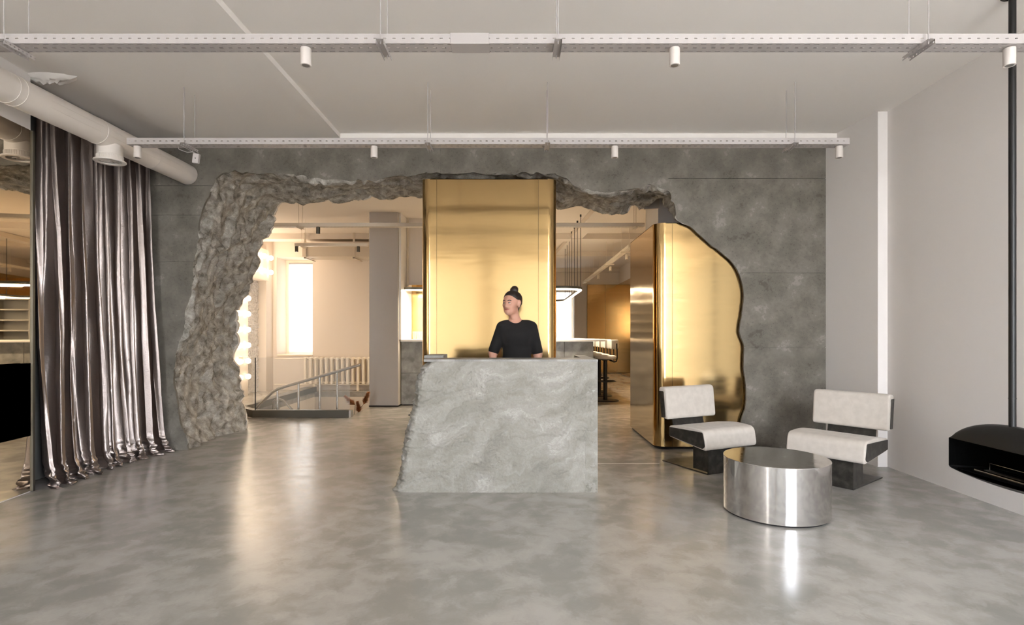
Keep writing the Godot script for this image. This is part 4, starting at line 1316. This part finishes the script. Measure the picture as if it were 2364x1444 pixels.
	solo("wall_lining", rb(1.86, 2.28, 0.0, 2.9, 18.1, 18.19, 0.004, 1), M.pillar_paint, "grey wall lining between the far window and the brass panels", "wall panel")
	# stools
	for k in 5:
		stool("%s bar stool in the row beside the bar" % ["nearest", "second nearest", "middle", "second furthest", "furthest"][k], V(1.71, 0, 10.7 + 0.8 * k))

func area(parent: Node3D, at: Vector3, size: Vector2, e: float) -> void:
	var l := AreaLight3D.new()
	l.name = "strip_light"
	l.area_size = size
	l.light_color = Color(1.0, 0.92, 0.80)
	l.light_energy = e
	l.area_normalize_energy = true
	l.shadow_enabled = true
	l.area_range = 14.0
	l.position = at
	l.rotation.x = -PI / 2
	parent.add_child(l, true)

func stool(label: String, at: Vector3) -> void:
	var t := thing("bar_stool", label, "bar stool", at, 0, "bar stools along the bar")
	part(t, "base", B.new().lathe([Vector2(0.27, 0), Vector2(0.27, 0.008), Vector2(0.26, 0.014), Vector2(0.04, 0.018), Vector2(0, 0.018)], 36), M.black_steel)
	part(t, "column", B.new().tube([Vector3(0, 0.015, 0), Vector3(0, 0.8, 0)], 0.04, 18), M.black_steel)
	var ring := []
	for k in 33:
		ring.append(Vector3(cos(TAU * k / 32) * 0.2, 0.38, sin(TAU * k / 32) * 0.2))
	var fr := part(t, "foot_ring", B.new().tube(ring, 0.009, 8, false), M.black_steel)
	for k in 3:
		var a := TAU * k / 3 + 0.4
		part(fr, "spoke", B.new().tube([Vector3(0, 0.38, 0), Vector3(cos(a) * 0.2, 0.38, sin(a) * 0.2)], 0.007, 6), M.black_steel)
	part(t, "seat_support", B.new().lathe([Vector2(0.04, 0.78), Vector2(0.16, 0.815), Vector2(0, 0.815)], 24), M.black_steel)
	part(t, "seat", B.new().lathe([Vector2(0.15, 0.81), Vector2(0.2, 0.82), Vector2(0.215, 0.845), Vector2(0.21, 0.87), Vector2(0.18, 0.886), Vector2(0.1, 0.893), Vector2(0, 0.895)], 40), M.stool_cloth)
	# curved backrest on the aisle side (+x)
	var nu := 25
	var pts := PackedVector3Array()
	for i in nu:
		var a := lerpf(-1.25, 1.25, float(i) / (nu - 1))
		for k in 17:
			var b := TAU * k / 16
			var rr := 0.235 + 0.024 * cos(b)
			pts.append(Vector3(cos(a) * rr, 1.1 + 0.09 * signf(sin(b)) * pow(absf(sin(b)), 0.5), sin(a) * rr))
	part(t, "backrest", B.new().grid(pts, nu, 17), M.stool_cloth)
	for e in [0, nu - 1]:
		var cap := B.new()
		for k in 16:
			cap.tri(pts[e * 17] * 0.5 + pts[e * 17 + 8] * 0.5, pts[e * 17 + k], pts[e * 17 + k + 1])
		part(t, "backrest_end", cap, M.stool_cloth)
	for s in [-0.75, 0.75]:
		var d := Vector3(cos(s), 0, sin(s))
		part(t, "back_tube", B.new().tube([d * 0.1 + Vector3(0, 0.8, 0), d * 0.2 + Vector3(0, 0.76, 0), d * 0.26 + Vector3(0, 0.78, 0), d * 0.275 + Vector3(0, 0.85, 0), d * 0.262 + Vector3(0, 1.12, 0)], 0.013, 8), M.black_steel)

# ---------------------------------------------------------------- person
# bones: [from, to, radius at from, radius at to]; cuts: [point, normal] keeps what lies behind the plane
func skin_over(bones: Array, cell: float, soft: float, cuts: Array = [], grow := 0.0) -> B:
	var lo := Vector3.ONE * 1e9
	var hi := -lo
	for b in bones:
		var r := maxf(b[2], b[3]) + grow + cell * 3
		lo = lo.min(b[0].min(b[1]) - Vector3.ONE * r)
		hi = hi.max(b[0].max(b[1]) + Vector3.ONE * r)
	var nx := int(ceil((hi.x - lo.x) / cell)) + 1
	var ny := int(ceil((hi.y - lo.y) / cell)) + 1
	var nz := int(ceil((hi.z - lo.z) / cell)) + 1
	var f := PackedFloat32Array()
	f.resize(nx * ny * nz)
	f.fill(1.0)
	for b in bones:
		var A: Vector3 = b[0]
		var ab: Vector3 = b[1] - A
		var l2 := maxf(ab.length_squared(), 1e-9)
		var ra: float = b[2] + grow
		var rd: float = b[3] - b[2]
		var fl: Vector3 = b[4] if b.size() > 4 else Vector3.ONE
		var R := maxf(b[2], b[3]) + grow + soft + cell * 2
		var c0 := ((A.min(b[1]) - Vector3.ONE * R - lo) / cell).floor()
		var c1 := ((A.max(b[1]) + Vector3.ONE * R - lo) / cell).ceil()
		for z in range(maxi(0, int(c0.z)), mini(nz, int(c1.z) + 1)):
			for y in range(maxi(0, int(c0.y)), mini(ny, int(c1.y) + 1)):
				var k := (z * ny + y) * nx
				for x in range(maxi(0, int(c0.x)), mini(nx, int(c1.x) + 1)):
					var p := lo + Vector3(x, y, z) * cell - A
					var t := clampf(p.dot(ab) / l2, 0.0, 1.0)
					var dd := ((p - ab * t) * fl).length() - (ra + rd * t)
					var e := f[k + x]
					var h := maxf(soft - absf(dd - e), 0.0) / soft if soft > 0 else 0.0
					f[k + x] = minf(dd, e) - h * h * soft * 0.25
	for c in cuts:
		var q: Vector3 = c[0]
		var nn: Vector3 = c[1]
		for z in nz:
			for y in ny:
				var k := (z * ny + y) * nx
				for x in nx:
					if f[k + x] < 0.2:
						f[k + x] = maxf(f[k + x], (lo + Vector3(x, y, z) * cell - q).dot(nn))
	# surface nets
	var out := B.new()
	var idx := PackedInt32Array()
	idx.resize(nx * ny * nz)
	idx.fill(-1)
	var sxy := nx * ny
	for z in nz - 1:
		for y in ny - 1:
			for x in nx - 1:
				var k := z * sxy + y * nx + x
				var c := [f[k], f[k + 1], f[k + nx], f[k + nx + 1], f[k + sxy], f[k + sxy + 1], f[k + sxy + nx], f[k + sxy + nx + 1]]
				var neg := 0
				for q in c:
					if q < 0: neg += 1
				if neg == 0 or neg == 8: continue
				var s := Vector3.ZERO
				var m := 0
				for e in [[0, 1], [2, 3], [4, 5], [6, 7], [0, 2], [1, 3], [4, 6], [5, 7], [0, 4], [1, 5], [2, 6], [3, 7]]:
					var a: float = c[e[0]]
					var b: float = c[e[1]]
					if (a < 0) != (b < 0):
						var pa := Vector3(e[0] & 1, (e[0] >> 1) & 1, e[0] >> 2)
						var pb := Vector3(e[1] & 1, (e[1] >> 1) & 1, e[1] >> 2)
						s += pa.lerp(pb, a / (a - b))
						m += 1
				idx[k] = out.v.size()
				out.v.append(lo + (Vector3(x, y, z) + s / m) * cell)
				out.n.append(Vector3(c[1] + c[3] + c[5] + c[7] - c[0] - c[2] - c[4] - c[6], c[2] + c[3] + c[6] + c[7] - c[0] - c[1] - c[4] - c[5], c[4] + c[5] + c[6] + c[7] - c[0] - c[1] - c[2] - c[3]).normalized())
				out.uv.append(Vector2.ZERO)
	for z in range(1, nz - 1):
		for y in range(1, ny - 1):
			for x in range(1, nx - 1):
				var k := z * sxy + y * nx + x
				var a := f[k] < 0
				for ax in 3:
					var st: int = [1, nx, sxy][ax]
					if (f[k + st] < 0) == a: continue
					var o1: int = [nx, sxy, 1][ax]
					var o2: int = [sxy, 1, nx][ax]
					var q := [idx[k], idx[k - o1], idx[k - o1 - o2], idx[k - o2]]
					if q.has(-1): continue
					if a:
						out.ix.append_array([q[0], q[2], q[1], q[0], q[3], q[2]])
					else:
						out.ix.append_array([q[0], q[1], q[2], q[0], q[2], q[3]])
	return out

func bone(a: Vector3, b: Vector3, ra: float, rb_: float, fl := Vector3.ONE) -> Array:
	return [a, b, ra, rb_, fl]

func hand(w: Vector3, dir: Vector3, across: Vector3, s: float) -> Array:
	var o := []
	var pn := dir.cross(across).normalized()
	for k in 4:
		var off: float = (k - 1.5) * 0.019
		var ln: float = [0.068, 0.076, 0.072, 0.056][k]
		var kn := w + dir * 0.085 + across * off
		o.append(bone(w + across * off * 0.5, kn, 0.016, 0.0105))
		var k1 := kn + dir * ln * 0.45 - pn * s * 0.006
		var k2 := k1 + dir * ln * 0.32 - pn * s * 0.014
		var k3 := k2 + dir * ln * 0.22 - pn * s * 0.016
		o.append(bone(kn, k1, 0.0098, 0.009)); o.append(bone(k1, k2, 0.009, 0.0082)); o.append(bone(k2, k3, 0.0082, 0.0072))
	var th := w + dir * 0.03 + across * -0.03
	o.append(bone(w + dir * 0.012, th, 0.015, 0.0125))
	o.append(bone(th, th + dir * 0.034 - across * 0.022 - pn * s * 0.008, 0.012, 0.0105))
	o.append(bone(th + dir * 0.034 - across * 0.022 - pn * s * 0.008, th + dir * 0.06 - across * 0.026 - pn * s * 0.02, 0.0105, 0.0085))
	return o

func person() -> void:
	var t := thing("person", "person with hair in a bun and black top standing behind the stone desk", "person", V(-0.012, 0, 5.32))
	var flat := Vector3(1, 1, 1.45)
	var shl := Vector3(-0.142, 1.368, -0.01)
	var shr := Vector3(0.142, 1.368, -0.01)
	var ell := Vector3(-0.232, 1.12, -0.02)
	var elr := Vector3(0.206, 1.11, -0.02)
	var wrl := Vector3(-0.235, 0.90, 0.09)
	var wrr := Vector3(0.205, 0.885, 0.08)
	var torso := [bone(Vector3(-0.05, 0.95, 0), Vector3(0.05, 0.95, 0), 0.125, 0.125, flat), bone(Vector3(0, 0.98, 0), Vector3(0, 1.1, 0), 0.145, 0.118, flat), bone(Vector3(0, 1.1, 0), Vector3(0, 1.27, 0), 0.118, 0.14, flat),
		bone(Vector3(-0.07, 1.3, 0), Vector3(0.07, 1.3, 0), 0.085, 0.085), bone(Vector3(-0.09, 1.385, -0.01), Vector3(0.09, 1.385, -0.01), 0.046, 0.046), bone(Vector3(-0.055, 1.25, 0.06), Vector3(0.055, 1.25, 0.06), 0.05, 0.05)]
	var arms := [bone(shl, ell, 0.045, 0.037), bone(shr, elr, 0.045, 0.037)]
	var hc := Vector3(-0.045, 1.595, 0.0)
	var neck := [bone(Vector3(0, 1.38, -0.015), Vector3(-0.04, 1.52, -0.01), 0.056, 0.05)]
	var legs := []
	for s in [-1, 1]:
		legs.append(bone(Vector3(0.085 * s, 0.9, 0), Vector3(0.09 * s, 0.5, 0.01), 0.09, 0.058))
		legs.append(bone(Vector3(0.09 * s, 0.5, 0.01), Vector3(0.09 * s, 0.09, -0.02), 0.056, 0.036))
	var skin := torso + arms + neck + legs + [bone(ell, wrl, 0.037, 0.026), bone(elr, wrr, 0.037, 0.026)]
	var body := skin_over(skin, 0.012, 0.04)
	var hl := skin_over([bone(wrl.lerp(ell, 0.15), wrl, 0.027, 0.024)] + hand(wrl, Vector3(0.05, -0.85, 0.5).normalized(), Vector3(0, 0.5, 0.86).normalized(), 1), 0.004, 0.008)
	var hr := skin_over([bone(wrr.lerp(elr, 0.15), wrr, 0.027, 0.024)] + hand(wrr, Vector3(-0.05, -0.85, 0.5).normalized(), Vector3(0, 0.5, 0.86).normalized(), -1), 0.004, 0.008)
	# head, turned to the left of the picture
	var q := Transform3D(Basis(Vector3.UP, -0.6), hc)
	var hb := []
	for b in [bone(Vector3(0, 0.03, -0.022), Vector3(0, 0.035, 0.012), 0.079, 0.078), bone(Vector3(0, -0.005, 0.03), Vector3(0, -0.06, 0.042), 0.062, 0.045), bone(Vector3(-0.026, -0.066, 0.044), Vector3(0.026, -0.066, 0.044), 0.032, 0.032),
		bone(Vector3(0, -0.088, 0.062), Vector3(0, -0.086, 0.064), 0.022, 0.022), bone(Vector3(0, 0.016, 0.086), Vector3(0, -0.028, 0.105), 0.007, 0.009), bone(Vector3(-0.010, -0.034, 0.094), Vector3(0.010, -0.034, 0.094), 0.007, 0.007),
		bone(Vector3(-0.042, -0.016, 0.062), Vector3(-0.03, -0.03, 0.07), 0.022, 0.02), bone(Vector3(0.042, -0.016, 0.062), Vector3(0.03, -0.03, 0.07), 0.022, 0.02), bone(Vector3(-0.036, 0.028, 0.074), Vector3(0.036, 0.028, 0.074), 0.010, 0.010),
		bone(Vector3(-0.083, 0.012, -0.01), Vector3(-0.081, -0.03, 0.002), 0.012, 0.009), bone(Vector3(0.083, 0.012, -0.01), Vector3(0.081, -0.03, 0.002), 0.012, 0.009), bone(Vector3(0, -0.06, -0.01), Vector3(0.02, -0.14, -0.015), 0.05, 0.048)]:
		hb.append(bone(q * b[0], q * b[1], b[2], b[3]))
	var head := skin_over(hb, 0.0045, 0.026)
	for m in [hl, hr, head]:
		var k := body.v.size()
		body.v.append_array(m.v); body.n.append_array(m.n); body.uv.append_array(m.uv)
		for i in m.ix:
			body.ix.append(i + k)
	part(t, "body", body, M.skin)
	# clothes
	var tl := shl.lerp(ell, 1.0)
	var tr := shr.lerp(elr, 1.0)
	part(t, "black_top", skin_over(torso + [bone(shl, shl.lerp(ell, 0.9), 0.05, 0.045), bone(shr, shr.lerp(elr, 0.9), 0.05, 0.045)], 0.01, 0.035, [[Vector3(0, 1.443, 0), Vector3(0, 1, 0.2).normalized()], [Vector3(0, 0.9, 0), Vector3.DOWN]], 0.009), M.black_knit, "black top with elbow sleeves and wide neckline")
	part(t, "trousers", skin_over(legs + [torso[0], torso[1]], 0.014, 0.03, [[Vector3(0, 1.0, 0), Vector3.UP]], 0.012), M.black_knit, "black trousers")
	for s in [-1, 1]:
		part(t, "shoe", skin_over([bone(Vector3(0.09 * s, 0.045, -0.05), Vector3(0.1 * s, 0.035, 0.13), 0.044, 0.034)], 0.01, 0.01, [[Vector3(0, 0.001, 0), Vector3.DOWN]]), M.black_steel)
	var hair := []
	for b in [bone(Vector3(0, 0.045, -0.03), Vector3(0, 0.05, 0.006), 0.084, 0.08), bone(Vector3(0, 0.0, -0.045), Vector3(0, -0.04, -0.045), 0.07, 0.045)]:
		hair.append(bone(q * b[0], q * b[1], b[2], b[3]))
	part(t, "hair", skin_over(hair, 0.006, 0.02, [[q * Vector3(0, 0.055, 0.055), q.basis * Vector3(0, -0.62, 0.78)]]), M.hair_brown, "dark brown hair pulled up")
	part(t, "hair_bun", skin_over([bone(q * Vector3(0, 0.135, -0.035), q * Vector3(0, 0.142, -0.04), 0.042, 0.038)], 0.006, 0.01), M.hair_brown)
	for s in [-1, 1]:
		var ec := q * Vector3(0.031 * s, 0.004, 0.0865)
		var ey := part(t, "eye", B.new().lathe(dome(0.0095), 14, Vector3.ZERO, Transform3D(q.basis * Basis(Vector3.RIGHT, PI / 2), ec)), M.eye_white)
		part(ey, "iris", B.new().lathe(dome(0.0052), 12, Vector3.ZERO, Transform3D(q.basis * Basis(Vector3.RIGHT, PI / 2), q * Vector3(0.031 * s, 0.003, 0.0925))), M.iris)
		part(ey, "eyelid", B.new().tube([q * Vector3(0.020 * s, 0.007, 0.0955), q * Vector3(0.031 * s, 0.0105, 0.0965), q * Vector3(0.043 * s, 0.007, 0.0905)], 0.0022, 6), M.hair_brown)
		part(t, "eyebrow", B.new().tube([q * Vector3(0.014 * s, 0.026, 0.0965), q * Vector3(0.032 * s, 0.031, 0.0945), q * Vector3(0.05 * s, 0.025, 0.0845)], 0.0036, 6), M.hair_brown)
	part(t, "mouth", B.new().tube([q * Vector3(-0.022, -0.057, 0.086), q * Vector3(-0.008, -0.0585, 0.0935), q * Vector3(0.008, -0.0585, 0.0935), q * Vector3(0.022, -0.057, 0.086)], 0.0042, 8), M.lips)

func dome(r: float) -> Array:
	var o := []
	for k in 7:
		var a := PI / 2 * k / 6
		o.append(Vector2(cos(a) * r, sin(a) * r))
	return o

# ---------------------------------------------------------------- scene
const BULB := 0.055
const LED := 4.5

func _ready() -> void:
	# camera: level, looking straight at the concrete wall, lens shifted a little
	var f := 1260.0
	var cam := Camera3D.new()
	cam.name = "camera"
	cam.near = 0.05
	cam.far = 60.0
	cam.projection = Camera3D.PROJECTION_FRUSTUM
	cam.size = 1444.0 / f * cam.near
	cam.frustum_offset = Vector2(-14.0 / f, 50.0 / f) * cam.near
	cam.position = Vector3(0, 1.3, 0)
	add_child(cam)
	cam.current = true
	# overcast sky outside the windows
	var we := WorldEnvironment.new()
	we.name = "world"
	var e := Environment.new()
	e.background_mode = Environment.BG_SKY
	var sky := Sky.new()
	var sm := ProceduralSkyMaterial.new()
	sm.sky_top_color = C(232, 240, 255)
	sm.sky_horizon_color = C(246, 248, 252)
	sm.ground_horizon_color = C(230, 230, 230)
	sm.ground_bottom_color = C(190, 190, 190)
	sm.sun_angle_max = 1.0
	sky.sky_material = sm
	e.sky = sky
	e.background_energy_multiplier = 29.0
	e.tonemap_mode = Environment.TONE_MAPPER_LINEAR
	e.tonemap_exposure = 1.3
	e.sdfgi_enabled = true
	e.ssao_enabled = true
	e.ssil_enabled = true
	we.environment = e
	add_child(we)
	materials()
	shell()
	hewn_wall()
	brass()
	desk()
	left_side()
	ceiling_fittings()
	furniture()
	fireplace()
	rear_room()
	person()
